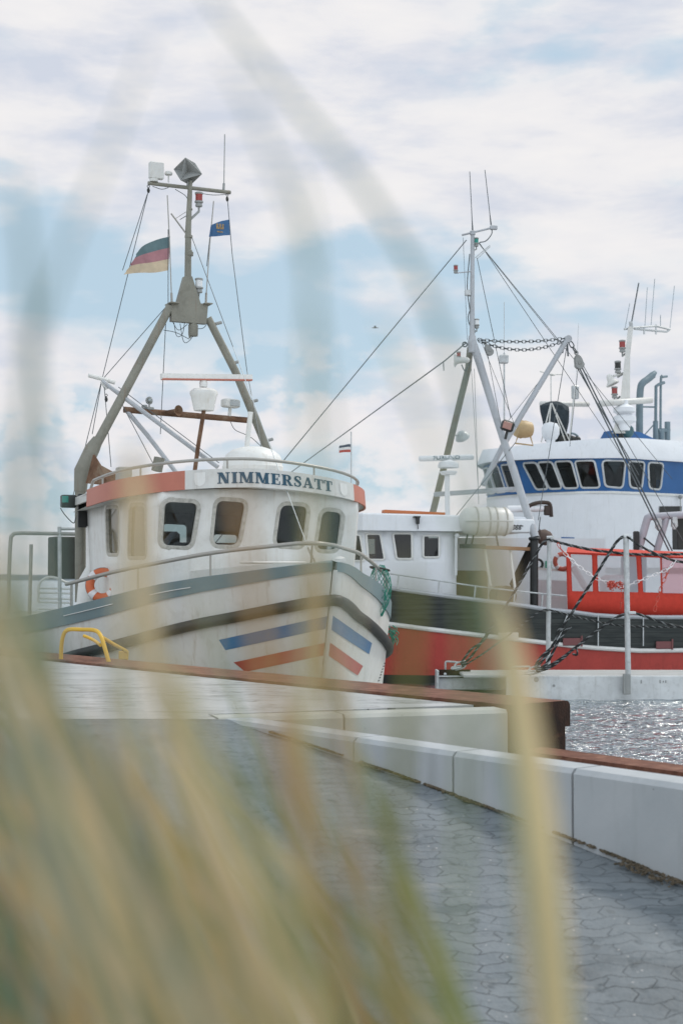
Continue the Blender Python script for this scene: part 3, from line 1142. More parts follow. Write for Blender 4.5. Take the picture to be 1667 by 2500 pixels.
def hull_pt(x, z, side, off=0.0):
    zt_ = ztop(x)
    s = (zt_ - z) / zt_
    b = btop(x) * (1 - kbow(x) * max(s, 0) ** 1.25)
    X = -(x + 0.24 * (zt_ - z) * max(0.0, 1 - x / 3.5))
    p = V((X, b * side, z))
    if off:
        e = 0.03
        a, d = hull_pt(max(x - e, 0), z, side), hull_pt(x + e, z, side)
        u, w_ = hull_pt(x, z - e, side), hull_pt(x, z + e, side)
        n = (d - a).cross(w_ - u).normalized()
        if n.y * side < 0:
            n = -n
        p = p + n * off
    return p


XS = [0, .03, .08, .15, .25, .4, .6, .85, 1.13, 1.5, 1.94, 2.3, 2.7, 3.2, 3.7, 4.3, 5, 6, 7, 8, 9, 10, 11]
SS = list(np.linspace(0, 1.15, 22))


def hull_rows(side):
    return [[hull_pt(x, ztop(x) * (1 - s), side) for s in SS] for x in XS]


bt = root('fishing_cutter', 'white fishing cutter moored bow-on with orange roof band and blue and red bow stripes', 'boat', N, (-4, 0, 0))
mb = MB()
mb.loft(hull_rows(-1))
mb.loft(hull_rows(1))
tr = [hull_pt(11, ztop(11) * (1 - s), -1) for s in SS] + [hull_pt(11, ztop(11) * (1 - s), 1) for s in SS[::-1]]
mb.add(tr, [tuple(range(len(tr)))])
from mathutils.bvhtree import BVHTree
HB = BVHTree.FromPolygons([V(p) for p in mb.v], mb.f)
hull = part(mb, 'hull', M['hullwhite'], bt, 35)


def hit(F, tree, px, py, off=0.004):
    o, d = F.ray(px, py)
    h = tree.ray_cast(V(o), V(d).normalized())
    if h[0] is None:
        return None
    n = h[1] if h[1].dot(V(d)) < 0 else -h[1]
    return h[0] + n * off


def bilin(q, a, b):
    (x0, y0), (x1, y1), (x2, y2), (x3, y3) = q          # TL TR BR BL
    return ((x0 * (1 - a) + x1 * a) * (1 - b) + (x3 * (1 - a) + x2 * a) * b, (y0 * (1 - a) + y1 * a) * (1 - b) + (y3 * (1 - a) + y2 * a) * b)


def decal(F, tree, quad, name, m, parent, nu=14, nv=3, off=0.006):
    rows = []
    for j in range(nv + 1):
        r = [hit(F, tree, *bilin(quad, i / nu, j / nv), off) for i in range(nu + 1)]
        if any(p is None for p in r):
            print('MISS', name, j)
            return
        rows.append(r)
    return part(MB().loft(rows), name, m, parent, 30, base=parent['base'] if 'base' in parent.keys() else bt['base'])


# stripes of paint on the bow (found on the hull's surface)
decal(N, HB, [(535, 1562), (799, 1504), (795, 1535), (551, 1587)], 'blue_stripe', M['blue'], bt)
decal(N, HB, [(812, 1503), (907, 1570), (900, 1597), (807, 1537)], 'blue_stripe', M['blue'], bt)
decal(N, HB, [(571, 1617), (793, 1569), (789, 1600), (600, 1640)], 'red_stripe', M['red'], bt)
decal(N, HB, [(804, 1568), (885, 1626), (872, 1649), (799, 1599)], 'red_stripe', M['red'], bt)

# bulwark cap: grey-teal band outside and on top
mb = MB()
for sd_ in (-1, 1):
    rows = []
    for x in XS:
        w_ = 0.10 + 0.13 * min(x / 2.5, 1)
        p, q_ = hull_pt(x, ztop(x) + 0.012, sd_, 0.022), hull_pt(x, ztop(x) - w_, sd_, 0.022)
        r_ = hull_pt(x, ztop(x) + 0.012, sd_, -0.10)
        if x < .3:
            r_.y = sd_ * max(r_.y * sd_, 0.0)
        rows.append([q_ + V((0, 0, 0)) - (q_ - hull_pt(x, ztop(x) - w_, sd_, 0.001)), q_, p, r_, r_ - V((0, 0, .07))])
    mb.loft(rows)
part(mb, 'bulwark_cap', M['teal'], bt, 40)
# pale line along the cap amidships
for x0, x1 in ((1.6, 2.1), (2.6, 3.4)):
    part(MB().tube([hull_pt(x, ztop(x) - 0.10, -1, 0.026) for x in np.linspace(x0, x1, 8)], 0.006, 5), 'trim_line', M['white'], bt)
# rubber fender belt
mb = MB()
line = [hull_pt(x, zfen(x), -1, 0.035) for x in XS[::-1] if x <= 10 and x > 0.1] + [hull_pt(0, zfen(0), 1, 0.0) + V((.07, 0, 0))] + [hull_pt(x, zfen(x), 1, 0.035) for x in XS if .1 < x <= 10]
mb.tube(spl(line, 3), 0.072, 10)
part(mb, 'fender_belt', M['rubber'], bt, 60)
# thin stem bar
part(MB().tube([hull_pt(0, z, 1) + V((.012, 0, 0)) for z in np.linspace(0.2, 2.26, 10)], 0.030, 8), 'stem_bar', M['offwhite'], bt)
# draught marks on the port bow: small painted dashes
for k in range(7):
    p = hit(N, HB, 937 - k * 2.4, 1620 + k * 7, 0.004)
    if p:
        part(MB().bar(p + V((0, -0.02, -0.008)), p + V((0, .02, 0.008)), .004, .014), 'draught_mark', M['rubber'], bt, 0)
# deck
mb = MB()
zs = lambda x: ztop(x) - (0.06 if x < 5.7 else 0.55)
rows = []
for x in XS[1:]:
    b = max(btop(x) - 0.06, 0.01)
    rows.append([(-x - .04, -b, zs(x)), (-x - .04, -b * .5, zs(x) + .03), (-x - .04, 0, zs(x) + .04), (-x - .04, b * .5, zs(x) + .03), (-x - .04, b, zs(x))])
mb.loft(rows)
part(mb, 'deck', paint('deck_paint', (0.30, 0.36, 0.35), 0.6, var=.15), bt, 40)

# --- wheelhouse with real openings
def arcpts(c0, r0, a0, a1, n=6):
    return [(c0[0] + r0 * math.cos(a), c0[1] + r0 * math.sin(a)) for a in np.linspace(a0, a1, n)]


def house_outline(front, corner, half, aft, bulge, rr):
    """plan of a house: starboard aft -> round the front -> port aft"""
    P = [(aft, -half), ((aft + front - corner) / 2, -half)]
    P += [(front - corner, -half)]
    # rounded corner then slightly bulged front
    c0 = (front - corner - rr * .2, -half + rr)
    P = P[:-1] + arcpts(c0, rr, -math.pi / 2, -math.pi / 7, 7)
    x1, y1 = P[-1]
    for y in np.linspace(y1, -y1, 12)[1:-1]:
        tt = 1 - (y / y1) ** 2
        P.append((x1 + (front - x1) * tt, y))
    P += [(x, -y) for x, y in P[:9][::-1]]
    return P


ot = house_outline(-2.33, 0.22, 1.56, -5.7, 0, 0.34)
ob = house_outline(-2.46, 0.22, 1.46, -5.7, 0, 0.34)
zb0, zt0 = 1.45, 3.40
def camber(y, x=0.0):
    return -0.10 * (y / 1.9) ** 2 + 0.035 * (x + 2.3)


WH = Wall(N, [(x, y, zb0) for x, y in ob], [(x, y, zt0 + camber(y, x) * .8 - .02) for x, y in ot])
wins = [
    [(402, 1224), (484, 1228), (466, 1335), (395, 1332)],
    [(528, 1221), (600, 1226), (580, 1332), (517, 1330)],
    [(684, 1232), (751, 1236), (738, 1334), (670, 1330)],
    [(785, 1246), (834, 1251), (822, 1343), (770, 1342)],
    [(263, 1241), (294, 1241), (294, 1351), (266, 1351)],
    [(322, 1236), (358, 1235), (361, 1358), (317, 1359)]]
holes = [rounded(WH.quad(w_), 0.105, 5) for w_ in wins]
for h in holes[4:6]:
    holes.append([(WH.U - u, v) for u, v in h][::-1])
mb = WH.sheet(holes)
wh = part(mb, 'wheelhouse', M['white'], bt, 30)
md = wh.modifiers.new('thickness', 'SOLIDIFY')
md.thickness = 0.05
md.offset = 0.0


def window_b(wall, hole, parent, base, **k):
    f = window(wall, hole, parent, **k)
    for o in [f] + list(f.children):
        for v_ in o.data.vertices:
            v_.co -= V(base)
    return f


for h in holes:
    window_b(WH, h, bt, bt['base'], fw=0.058, ft=0.030)
# rubber bolts round the frames are part of the frame material; aft wall with an opening, floor inside, console
aft = Wall(N, [(-5.7, y, zb0) for y in np.linspace(-1.46, 1.46, 8)], [(-5.7, y, zt0 - .12 + camber(y)) for y in np.linspace(-1.56, 1.56, 8)])
aft.front[:] = True
ah = [rounded(aft.quad(w_), .06) for w_ in ([(397, 1279), (455, 1282), (455, 1330), (397, 1330)], [(519, 1305), (578, 1306), (578, 1334), (519, 1334)])]
ah = [h if sum(h[i][0] * h[(i + 1) % len(h)][1] - h[(i + 1) % len(h)][0] * h[i][1] for i in range(len(h))) > 0 else h[::-1] for h in ah]
o = part(aft.sheet(ah), 'aft_wall', M['offwhite'], bt, 30)
md = o.modifiers.new('thickness', 'SOLIDIFY')
md.thickness = 0.05
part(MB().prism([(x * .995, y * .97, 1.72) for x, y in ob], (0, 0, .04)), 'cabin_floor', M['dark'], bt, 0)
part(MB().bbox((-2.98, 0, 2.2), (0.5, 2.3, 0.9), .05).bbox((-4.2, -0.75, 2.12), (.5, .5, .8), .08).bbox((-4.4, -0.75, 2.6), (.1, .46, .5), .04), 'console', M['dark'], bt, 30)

# --- visor with the name
vis = spl([(-4.55, -1.90), (-3.6, -1.93), (-2.9, -1.84), (-2.35, -1.48), (-2.05, -0.9), (-1.93, 0), (-2.05, .9), (-2.35, 1.48), (-2.9, 1.84), (-3.6, 1.93), (-4.55, 1.90)], 6)
vzt = lambda x, y: 3.63 + camber(y, x) - 0.055 * max(0.0, y + 0.3)
vzb = lambda x, y: 3.375 + camber(y, x) - 0.045 * max(0.0, y + 0.3)
VI = Wall(N, [(x, y, vzb(x, y)) for x, y in vis], [(x * 1.0 - .02, y * .995, vzt(x, y)) for x, y in vis])
ured0, _ = VI.uv(452, 1170)
ured1, _ = VI.uv(863, 1190)


def strip(wall, u0, u1, v0, v1, n, off=0.0, nv=2):
    return [[wall(u, v0 + (v1 - v0) * j / nv, off) for j in range(nv + 1)] for u in np.linspace(u0, u1, n)]


def shell(mb, wall, u0, u1, n, th=0.03):
    a = strip(wall, u0, u1, 0, wall.H, n, 0.0, 1)
    rows = []
    for (p, q_), u in zip(a, np.linspace(u0, u1, n)):
        i0, i1 = wall(u, wall.H, -th), wall(u, 0, -th)
        rows.append([p, q_, i0, i1])
    return mb.loft(rows, True, True)


part(shell(MB(), VI, 0.0, ured0, 16), 'roof_band', M['orange'], bt, 30, 'faded orange band at the starboard side of the roof')
part(shell(MB(), VI, ured0, ured1, 40), 'roof_band', M['offwhite'], bt, 30, 'pale band across the front of the roof with the name')
part(shell(MB(), VI, ured1, VI.U, 16), 'roof_band', M['orange'], bt, 30, 'faded orange band at the port side of the roof')
# roof skin and soffit
roofo = vis + [(-6.0, 1.75), (-6.0, -1.75)]
for nm, zf, mt in (('roof', lambda x, y: vzt(x, y) - 0.05, M['offwhite']), ('soffit', lambda x, y: vzb(x, y) + 0.02, M['offwhite'])):
    ctr = (-4.0, 0.0)
    rings = []
    for k in (1.0, .75, .5, .25, .02):
        rings.append([(ctr[0] + (x - ctr[0]) * k * .99, y * k * .99, zf(ctr[0] + (x - ctr[0]) * k, y * k)) for x, y in roofo])
    part(MB().loft(rings, True, False), nm, mt, bt, 30)
part(MB().prism([(-4.5, -1.86, 3.36), (-6.0, -1.75, 3.33), (-6.0, -1.70, 3.33), (-4.5, -1.82, 3.36)], (0, 0, .12)), 'roof_edge', M['offwhite'], bt, 0)

# --- lettering in heavy slab serifs
def ring(cx, cy, rx, ry, ix, iy, a0, a1, n=9):
    A = [R(a0 + (a1 - a0) * i / n) for i in range(n + 1)]
    return [[(cx + rx * math.cos(a), cy + ry * math.sin(a)) for a in (A[i], A[i + 1])] + [(cx + ix * math.cos(a), cy + iy * math.sin(a)) for a in (A[i + 1], A[i])] for i in range(n)]


def rc(x0, y0, x1, y1):
    return [(x0, y0), (x1, y0), (x1, y1), (x0, y1)]


def stroke(P, Wd):
    res = []
    Q = [np.array(p) for p in P]
    L_, R_ = [], []
    for i, p in enumerate(Q):
        d = Q[min(i + 1, len(Q) - 1)] - Q[max(i - 1, 0)]
        d = d / (np.linalg.norm(d) + 1e-9)
        nn = np.array([-d[1], d[0]]) * Wd[i] / 2
        L_.append(p + nn)
        R_.append(p - nn)
    return [[tuple(L_[i]), tuple(L_[i + 1]), tuple(R_[i + 1]), tuple(R_[i])] for i in range(len(Q) - 1)]


sS = spl([(.60, .72), (.57, .86), (.40, .95), (.22, .90), (.15, .74), (.27, .59), (.46, .46), (.57, .28), (.49, .10), (.31, .05), (.14, .13), (.09, .30)], 3)
sW = list(np.interp(np.linspace(0, 1, len(sS)), [0, .2, .45, .55, .8, 1], [.10, .10, .24, .24, .10, .10]))
GL = {
    'N': (.95, [rc(.10, 0, .22, 1), rc(.70, 0, .82, 1), [(.08, 1), (.38, 1), (.84, 0), (.56, 0)], rc(0, 0, .32, .09), rc(0, .91, .3, 1), rc(.60, .91, .93, 1)]),
    'I': (.46, [rc(.10, 0, .36, 1), rc(0, 0, .46, .09), rc(0, .91, .46, 1)]),
    'M': (1.14, [rc(.10, 0, .22, 1), rc(.78, 0, 1.03, 1), [(.10, 1), (.40, 1), (.68, .04), (.52, .04)], [(.80, 1), (.92, 1), (.66, .04), (.56, .04)], rc(0, 0, .32, .09), rc(.68, 0, 1.13, .09), rc(0, .91, .3, 1), rc(.85, .91, 1.13, 1)]),
    'E': (.78, [rc(.10, 0, .36, 1), rc(0, 0, .74, .09), rc(0, .91, .72, 1), rc(.64, .70, .72, .91), rc(.66, .09, .74, .32), rc(.36, .46, .55, .55), rc(.50, .36, .57, .66)]),
    'R': (.90, [rc(.10, 0, .36, 1), rc(0, 0, .46, .09), rc(0, .91, .5, 1), rc(.36, .46, .5, .55)] + ring(.48, .73, .31, .27, .06, .18, -90, 90) + [[(.40, .48), (.62, .48), (.88, .05), (.62, .05)], rc(.60, 0, .93, .09)]),
    'S': (.70, stroke(sS, sW) + [rc(.53, .66, .62, .98), rc(.07, .02, .16, .34)]),
    'A': (.95, [[(.08, 0), (.20, 0), (.48, 1), (.38, 1)], [(.36, 1), (.56, 1), (.88, 0), (.60, 0)], rc(.20, .28, .66, .37), rc(0, 0, .30, .09), rc(.52, 0, .98, .09)]),
    'T': (.80, [rc(.27, 0, .53, 1), rc(0, .91, .80, 1), rc(0, .66, .09, .91), rc(.71, .66, .80, .91), rc(.15, 0, .65, .09)])}


def lettering(wall, text, ua, ub, va, vb, off, gap=0.09, lean=0.0):
    tot = sum(GL[ch][0] + gap for ch in text) - gap
    mb = MB()
    x = 0
    k = 0
    for ch in text:
        w_, polys = GL[ch]
        for pl in polys:
            P = []
            for a, b in pl:
                f = (x + a + lean * b) / tot
                P.append((ua + (ub - ua) * f, va + (vb - va) * b))
            # subdivide edges so the letter follows the curve
            PP = []
            for i in range(len(P)):
                a, b = P[i], P[(i + 1) % len(P)]
                PP += [(a[0] + (b[0] - a[0]) * t, a[1] + (b[1] - a[1]) * t) for t in (0, .5)]
            mb.add([wall(u, v, off + 0.0004 * (k % 7)) for u, v in PP], [tuple(range(len(PP)))])
            k += 1
        x += w_ + gap
    return mb


ua, va = VI.uv(531, 1171)
ub, vb = VI.uv(810, 1184)
print('text uv', ua, va, ub, vb, VI.H)
part(lettering(VI, 'NIMMERSATT', ua, ub, 0.052, 0.198, 0.006), 'name_lettering', M['navy'], bt, 0)
# two small pale shields
for px, py in ((488, 1168), (838, 1190)):
    u, v = VI.uv(px, py)
    P = [(-.075, .085), (.075, .085), (.078, -.02), (.055, -.07), (0, -.098), (-.055, -.07), (-.078, -.02)]
    mb = MB().add([VI(u + a, .125 + b, 0.006) for a, b in P], [tuple(range(7))])
    part(mb, 'shield', M['white'], bt, 0)

# --- rail round the roof
rl = []
for px, py in ((168, 1225), (174, 1196), (186, 1186)):
    pass
U = np.linspace(0.02, VI.U - 0.35, 40)
rail = [V(VI(u, VI.H, -0.10)) + V((0, 0, 0.145)) for u in U]
mb = MB().tube([V(VI(0.02, VI.H, -.08)) - V((0.12, 0, 0.0)), rail[0] - V((.06, 0, .03))] + rail + [V(VI(VI.U - .28, VI.H, -.14)) + V((0, 0, .10)), V(VI(VI.U - .30, VI.H, -.2)) + V((0, 0, .02))], 0.022, 8)
part(mb, 'roof_rail', M['steel'], bt, 60)
for k in (3, 10, 17, 24, 30, 36):
    part(MB().tube([rail[k], rail[k] - V((0, 0, .17))], 0.014, 6), 'rail_post', M['steel'], bt)

# --- bow rail
def rail_pt(x, z, sd_):
    p = hull_pt(x, ztop(x), sd_, -0.06)
    return V((p.x, p.y, z))


zr = curve([0, 1.13, 1.94, 2.6, 3.3, 3.5], [2.60, 2.52, 2.38, 2.25, 2.10, 2.07])
st = [rail_pt(x, zr(x), -1) for x in (3.45, 3.3, 2.6, 1.94, 1.5, 1.13)]
bow = [V((-.62, -.22, 2.60)), V((-.55, .05, 2.60)), V((-.75, .36, 2.58))]
pr = [rail_pt(x, zr(x) - .02, 1) for x in (1.13, 1.5, 1.94, 2.5, 2.9)]
endp = [rail_pt(3.05, 2.02, 1), rail_pt(3.1, 1.80, 1)]
mb = MB().tube(spl(st, 4) + spl(bow, 4) + spl(pr + endp, 4), 0.027, 8)
part(mb, 'bow_rail', M['steel'], bt, 60)
for x, sd_ in ((3.35, -1), (2.3, -1), (1.4, -1), (1.3, 1), (2.1, 1), (2.75, 1)):
    p = rail_pt(x, zr(x), sd_)
    part(MB().tube([p, V((p.x, p.y, ztop(x) - .03))], 0.015, 6), 'rail_post', M['steel'], bt)
part(MB().tube([V((-.55, -.05, 2.60)), V((-.6, -.05, 2.30))], .015, 6), 'rail_post', M['steel'], bt)
# foredeck: trunk, hatch, mushroom vent, bow chain
mb = MB().prism([(-.95, -.42, 2.27), (-.95, .42, 2.27), (-2.6, 1.15, 2.16), (-2.6, -1.15, 2.16)], (0, 0, .16))
part(mb, 'foredeck_trunk', M['offwhite'], bt, 0)
part(MB().bbox((-1.5, -.2, 2.365), (.5, .75, .03), .01), 'deck_hatch', M['white'], bt)
p = N.at(830, 1372, X=-1.1)
part(MB().lathe([(.045, -.12), (.045, .0), (.085, .0), (.08, .04), (.05, .065), (.005, .075)], p), 'mushroom_vent', M['white'], bt)
a_, b_ = N.at(752, 1338, X=-1.0), N.at(771, 1378, X=-0.75)
part(MB().chain([a_, b_], .05, .032, .006), 'bow_chain', M['steel'], bt)

# --- mast
P_ = lambda px, py, X=MX: N.at(px, py, X=X)
mt = M['mastgrey']
part(MB().tube([P_(416, 748), P_(290, 985), P_(236, 1085)], [.068, .074, .078], 10).tube([P_(240, 1072), P_(226, 1096), P_(200, 1150), P_(197, 1200)], [.085, .12, .12, .1], 10).tube([P_(197, 1180), P_(197, 1470)], .088, 10),
     'mast_leg', mt, bt, 50)
part(MB().tube([P_(508, 776), P_(574, 905), P_(655, 1100), P_(668, 1140)], [.062, .066, .07, .07], 10), 'mast_leg', mt, bt, 50)
pl = [P_(448, 676), P_(467, 676), P_(488, 742), P_(506, 744), P_(502, 792), P_(417, 785), P_(416, 744), P_(431, 738)]
part(MB().prism(pl, (0.11, 0, 0)).bbox(P_(421, 742), (.3, .16, .02), .005).bbox(P_(503, 744), (.3, .14, .02), .005), 'mast_plate', mt, bt, 0)
part(MB().tube([P_(459, 700), P_(460, 560), P_(465, 442)], [.06, .052, .037], 10).lathe([(.07, -.03), (.07, .03)], P_(462, 620)).lathe([(.065, -.02), (.065, .02)], P_(461, 578)).lathe([(.05, -.012), (.05, .012)], P_(463, 511)).lathe([(.05, -.05), (.062, -.03), (.062, .02), (.05, .05)], P_(461, 617)),
     'mast_pole', mt, bt, 50)
part(MB().tube([P_(362, 447), P_(563, 470)], .032, 8), 'crosstree', mt, bt)
part(MB().bbox(P_(382, 417), (.10, .235, .27), .01).lathe([(.07, -.02), (.07, .03)], P_(376, 441)), 'equipment_box', M['offwhite'], bt, 20)
part(MB().lathe([(.012, -.12), (.012, .0), (.06, .0), (.065, .025), (.055, .05), (.02, .06)], P_(412, 427), n=14), 'mushroom_antenna', M['offwhite'], bt)
# radar reflector: three plates at right angles
cp = P_(459, 419)
mb = MB()
A3 = Matrix.Rotation(R(32), 3, 'Z') @ Matrix.Rotation(R(45), 3, 'X') @ Matrix.Rotation(R(20), 3, 'Y')
for ax in range(3):
    u, w_ = [V([1.0 if k == i else 0 for k in range(3)]) for i in range(3) if i != ax]
    nn = V([1.0 if k == ax else 0 for k in range(3)])
    r = .265
    mb.prism([cp + A3 @ (u * r), cp + A3 @ (w_ * r), cp - A3 @ (u * r), cp - A3 @ (w_ * r)], A3 @ nn * .006)
mb.lathe([(.02, 0), (.02, .1)], cp - V((0, 0, .27)))
part(mb, 'radar_reflector', M['grey'], bt, 0)


def lantern(p, parent, lens, s=1.0, bracket=None, base=None):
    p = V(p)
    mb = MB().lathe([(.055 * s, -.12 * s), (.06 * s, -.10 * s), (.045 * s, -.06 * s), (.07 * s, -.055 * s), (.07 * s, -.03 * s), (.02 * s, -.03 * s), (.02 * s, .085 * s), (.065 * s, .085 * s), (.068 * s, .11 * s), (.05 * s, .12 * s)], p)
    if bracket is not None:
        mb.tube([p - V((0, 0, .11 * s)), p - V((0, 0, .2 * s)), bracket], .02 * s, 6)
    o = part(mb, 'lantern', M['grey'], parent, 40)
    l_ = part(MB().lathe([(.058 * s, -.03 * s), (.058 * s, .085 * s)], p, n=16), 'lens', lens, o, 40, base=parent['base'])
    return o


lantern(P_(486, 487), bt, M['redlens'], 1.0, P_(466, 535))
lantern(P_(486, 697), bt, M['clearlens'], 1.0, P_(462, 720))
part(MB().lathe([(.075, -.14), (.08, -.10), (.08, .04), (.06, .06), (.06, .14)], P_(472, 800)).bbox(P_(464, 800), (.03, .03, .35), .005), 'masthead_light', mt, bt)
part(MB().tube([P_(409, 477), P_(415, 600), P_(419, 720)], .010, 6).tube([P_(419, 715), P_(420, 742)], .02, 6), 'whip_antenna', M['steel'], bt)
part(MB().tube([P_(522, 491), P_(512, 600), P_(504, 720)], .010, 6).tube([P_(504, 715), P_(503, 745)], .02, 6), 'whip_antenna', M['steel'], bt)
part(MB().tube([P_(549, 328), P_(547, 450)], .009, 6).tube([P_(547, 448), P_(546, 466)], .022, 6), 'whip_antenna', M['grey'], bt)
part(MB().tube([P_(418, 521), P_(455, 571)], .013, 6).tube([P_(430, 533), P_(455, 517)], .005, 5), 'gaff', M['steel'], bt)
for px, py in ((532, 789), (574, 885), (620, 979), (657, 1074)):
    part(MB().tube([P_(px - 14, py + 4), P_(px + 2, py), P_(px + 3, py)], [.018, .018, .005], 7).tube([P_(px - 6, py + 2), P_(px + 9, py - 2)], .027, 7), 'mast_step', M['grey'], bt)
# loose cables round the plate
mb = MB()
for pp in ([(422, 786), (436, 806), (458, 792)], [(425, 788), (432, 820), (446, 815), (452, 780)], [(440, 790), (448, 832), (460, 834), (478, 812)], [(400, 806), (430, 812), (462, 828)], [(478, 803), (498, 800), (510, 780)], [(373, 455), (395, 462), (412, 458)], [(428, 462), (455, 480), (459, 500)], [(560, 474), (520, 476), (480, 470)],
           [(563, 1030), (575, 1050), (610, 1066), (638, 1090)]):
    part(MB().tube(spl([P_(a, b) for a, b in pp], 5), .006, 5), 'cable', M['wire'], bt)
# cross beam, horn, searchlight, flood light
part(MB().tube([P_(303, 1000), P_(420, 1010), P_(604, 1026)], .05, 10), 'cross_beam', M['rustpipe'], bt)
part(MB().lathe([(.03, -.5), (.035, -.06), (.06, -.02), (.085, 0), (.07, -.01), (.02, -.05)], P_(405, 1008) + V((.42, .08, 0)), (1, .35, .02)), 'horn', M['rustpipe'], bt)
p = P_(365, 978)
part(MB().lathe([(.03, -.06), (.06, -.02), (.065, .01)], p, (1, .4, 0)).tube([p, p - V((0, 0, .12)), P_(365, 1003)], .014, 6).bbox(p - V((0, 0, .13)), (.08, .14, .05), .01).bbox(p - V((0, .08, .11)), (.08, .08, .07), .01), 'searchlight', M['grey'], bt)
part(MB().ball(p + V((.012, .004, 0)), .045, 10), 'searchlight_lens', M['mirror'], bt)
p = P_(563, 985)
rz_ = Matrix.Rotation(R(18), 3, 'Z')
fl = part(MB().bbox(p, (.16, .30, .14), .02, rz_).tube([p, P_(560, 1020)], .03, 8), 'floodlight', M['offwhite'], bt, 25)
part(MB().bbox(p + rz_ @ V((.078, .03, 0)), (.02, .20, .10), .005, rz_), 'lamp_glass', M['mirror'], fl, 25, base=bt['base'])
# radar scanner on its pedestal
RX = -5.0
Q_ = lambda px, py: N.at(px, py, X=RX)
rd = part(MB().lathe([(.06, -.02), (.065, .04), (.05, .09)], Q_(497, 942)).lathe([(.155, -.26), (.20, -.05), (.222, .0), (.215, .04), (.17, .075), (.06, .09)], Q_(498, 962), n=24), 'radar_pedestal', M['white'], bt, 35)
a_, b_ = Q_(394, 919), Q_(614, 922)
part(MB().bar(a_, b_, .11, .085), 'radar_scanner', M['white'], rd, 0, base=bt['base'])
part(MB().bar(a_.lerp(b_, .004) - V((-.02, 0, .045)), a_.lerp(b_, .996) - V((-.02, 0, .045)), .09, .022), 'scanner_stripe', M['orange'], rd, 0, base=bt['base'])
mb = MB().add([Q_(px, py) + V((.20, 0, 0)) for px, py in ((478, 962), (528, 960), (526, 985), (492, 990), (478, 985))], [(0, 1, 2, 3, 4)])
part(MB().tube([Q_(499, 985), Q_(497, 1010), Q_(484, 1090), Q_(476, 1150)], .035, 8), 'radar_post', M['rustpipe'], bt)
part(MB().tube([P_(612, 1006, -4.9), P_(602, 1100, -4.9)], .042, 8), 'roof_post', M['white'], bt)
# outrigger and struts
part(MB().tube([P_(217, 916, -6.3), P_(254, 926, -6.3), P_(281, 934, -6.3)], .035, 8).tube([P_(250, 930, -6.3), P_(262, 950, -6.3)], .04, 8), 'outrigger', M['white'], bt)
part(MB().tube([P_(250, 930, -6.3), P_(330, 990, -6.0), P_(532, 1140, -5.0)], .037, 8), 'strut', M['mastsilver'], bt)
part(MB().tube([P_(311, 1004), P_(360, 1062, -6.0), P_(432, 1155, -5.6)], .036, 8), 'strut', M['mastsilver'], bt)
part(MB().tube([P_(390, 1118, -5.5), P_(383, 1150, -5.5)], .09, 8), 'strut_foot', mt, bt)
# roof fittings: dome, box, pipe gear
p = N.at(617, 1150, X=-3.8)
part(MB().lathe([(.44, -.06), (.45, .02), (.455, .06), (.44, .09), (.435, .16), (.40, .24), (.31, .31), (.17, .355), (.02, .365)], p, n=32), 'roof_dome', M['white'], bt, 30)
p = N.at(303, 1157, X=-4.6)
part(MB().bbox(p, (.2, .2, .2), .015), 'roof_box', M['grey'], bt, 20)
p = N.at(691, 1158, X=-3.3)
part(MB().bbox(p, (.1, .22, .05), .01).lathe([(.01, -.1), (.03, .05)], p + V((0, -.12, 0))), 'roof_fitting', M['rubber'], bt, 20)
# gusset below the mast leg
part(MB().prism([P_(230, 1110, -5.9), P_(246, 1136, -5.7), P_(290, 1160, -5.5), P_(270, 1186, -5.4), P_(212, 1180, -5.9)], (0, .03, 0)), 'mast_gusset', M['rustpipe'], bt, 0)
# sidelight box
p = N.at(211, 1247, X=-5.75)
sb_ = part(MB().bbox(p, (.06, .26, .52), .01).bbox(N.at(168, 1224, X=-5.75), (.10, .24, .20), .02), 'sidelight_board', M['black'], bt, 20)
part(MB().lathe([(.05, -.05), (.05, .05)], N.at(160, 1219, X=-5.68)), 'sidelight_lens', M['greenlens'], sb_, 30, base=bt['base'])
part(MB().tube(spl([N.at(148, 1240, X=-5.7), N.at(160, 1258, X=-5.7), N.at(180, 1277, X=-5.7), N.at(186, 1262, X=-5.7)], 5), .008, 5), 'sidelight_cable', M['wire'], bt)
# vent pipe beside the wheelhouse
part(MB().tube([N.at(222, 1285, X=-5.75), N.at(222, 1385, X=-5.75), N.at(214, 1418, X=-5.75), N.at(210, 1480, X=-5.75)], [.075, .075, .14, .15], 12), 'vent_pipe', M['white'], bt)
# aft rails, net drum, slatted frame
AX = -7.4
A_ = lambda px, py, X=AX: N.at(px, py, X=X)
part(MB().tube(spl([A_(23, 1500), A_(23, 1411), A_(27, 1321), A_(31, 1308), A_(42, 1302), A_(90, 1302), A_(186, 1304)], 5), .032, 8), 'aft_rail', M['steel'], bt)
part(MB().tube([A_(77, 1329), A_(73, 1500)], .030, 8), 'rail_post', M['steel'], bt)
part(MB().tube([A_(146, 1286), A_(147, 1525)], .032, 8).tube([A_(146, 1291), A_(186, 1291)], .026, 8), 'aft_gallows', M['galv'], bt)
p = A_(157, 1362, -8.2)
part(MB().bbox(p, (.5, .44, .72), .02), 'deck_box', M['dark'], bt, 20)
mb = MB().tube(spl([A_(95, 1470), A_(95, 1436), A_(103, 1417), A_(121, 1409), A_(142, 1412), A_(160, 1421), A_(176, 1424)], 4), .022, 7)
for py in (1436, 1447, 1461, 1470, 1487):
    mb.tube([A_(95, py), A_(171, py + 2)], .018, 6)
part(mb, 'slatted_frame', M['white'], bt)
part(MB().tube([A_(79, 1501), A_(186, 1486)], .02, 6).tube([A_(60, 1530), A_(170, 1520)], .014, 6), 'aft_rail', M['white'], bt)
part(MB().tube([A_(176, 1424), A_(176, 1530)], .028, 8), 'rail_post', M['galv'], bt)
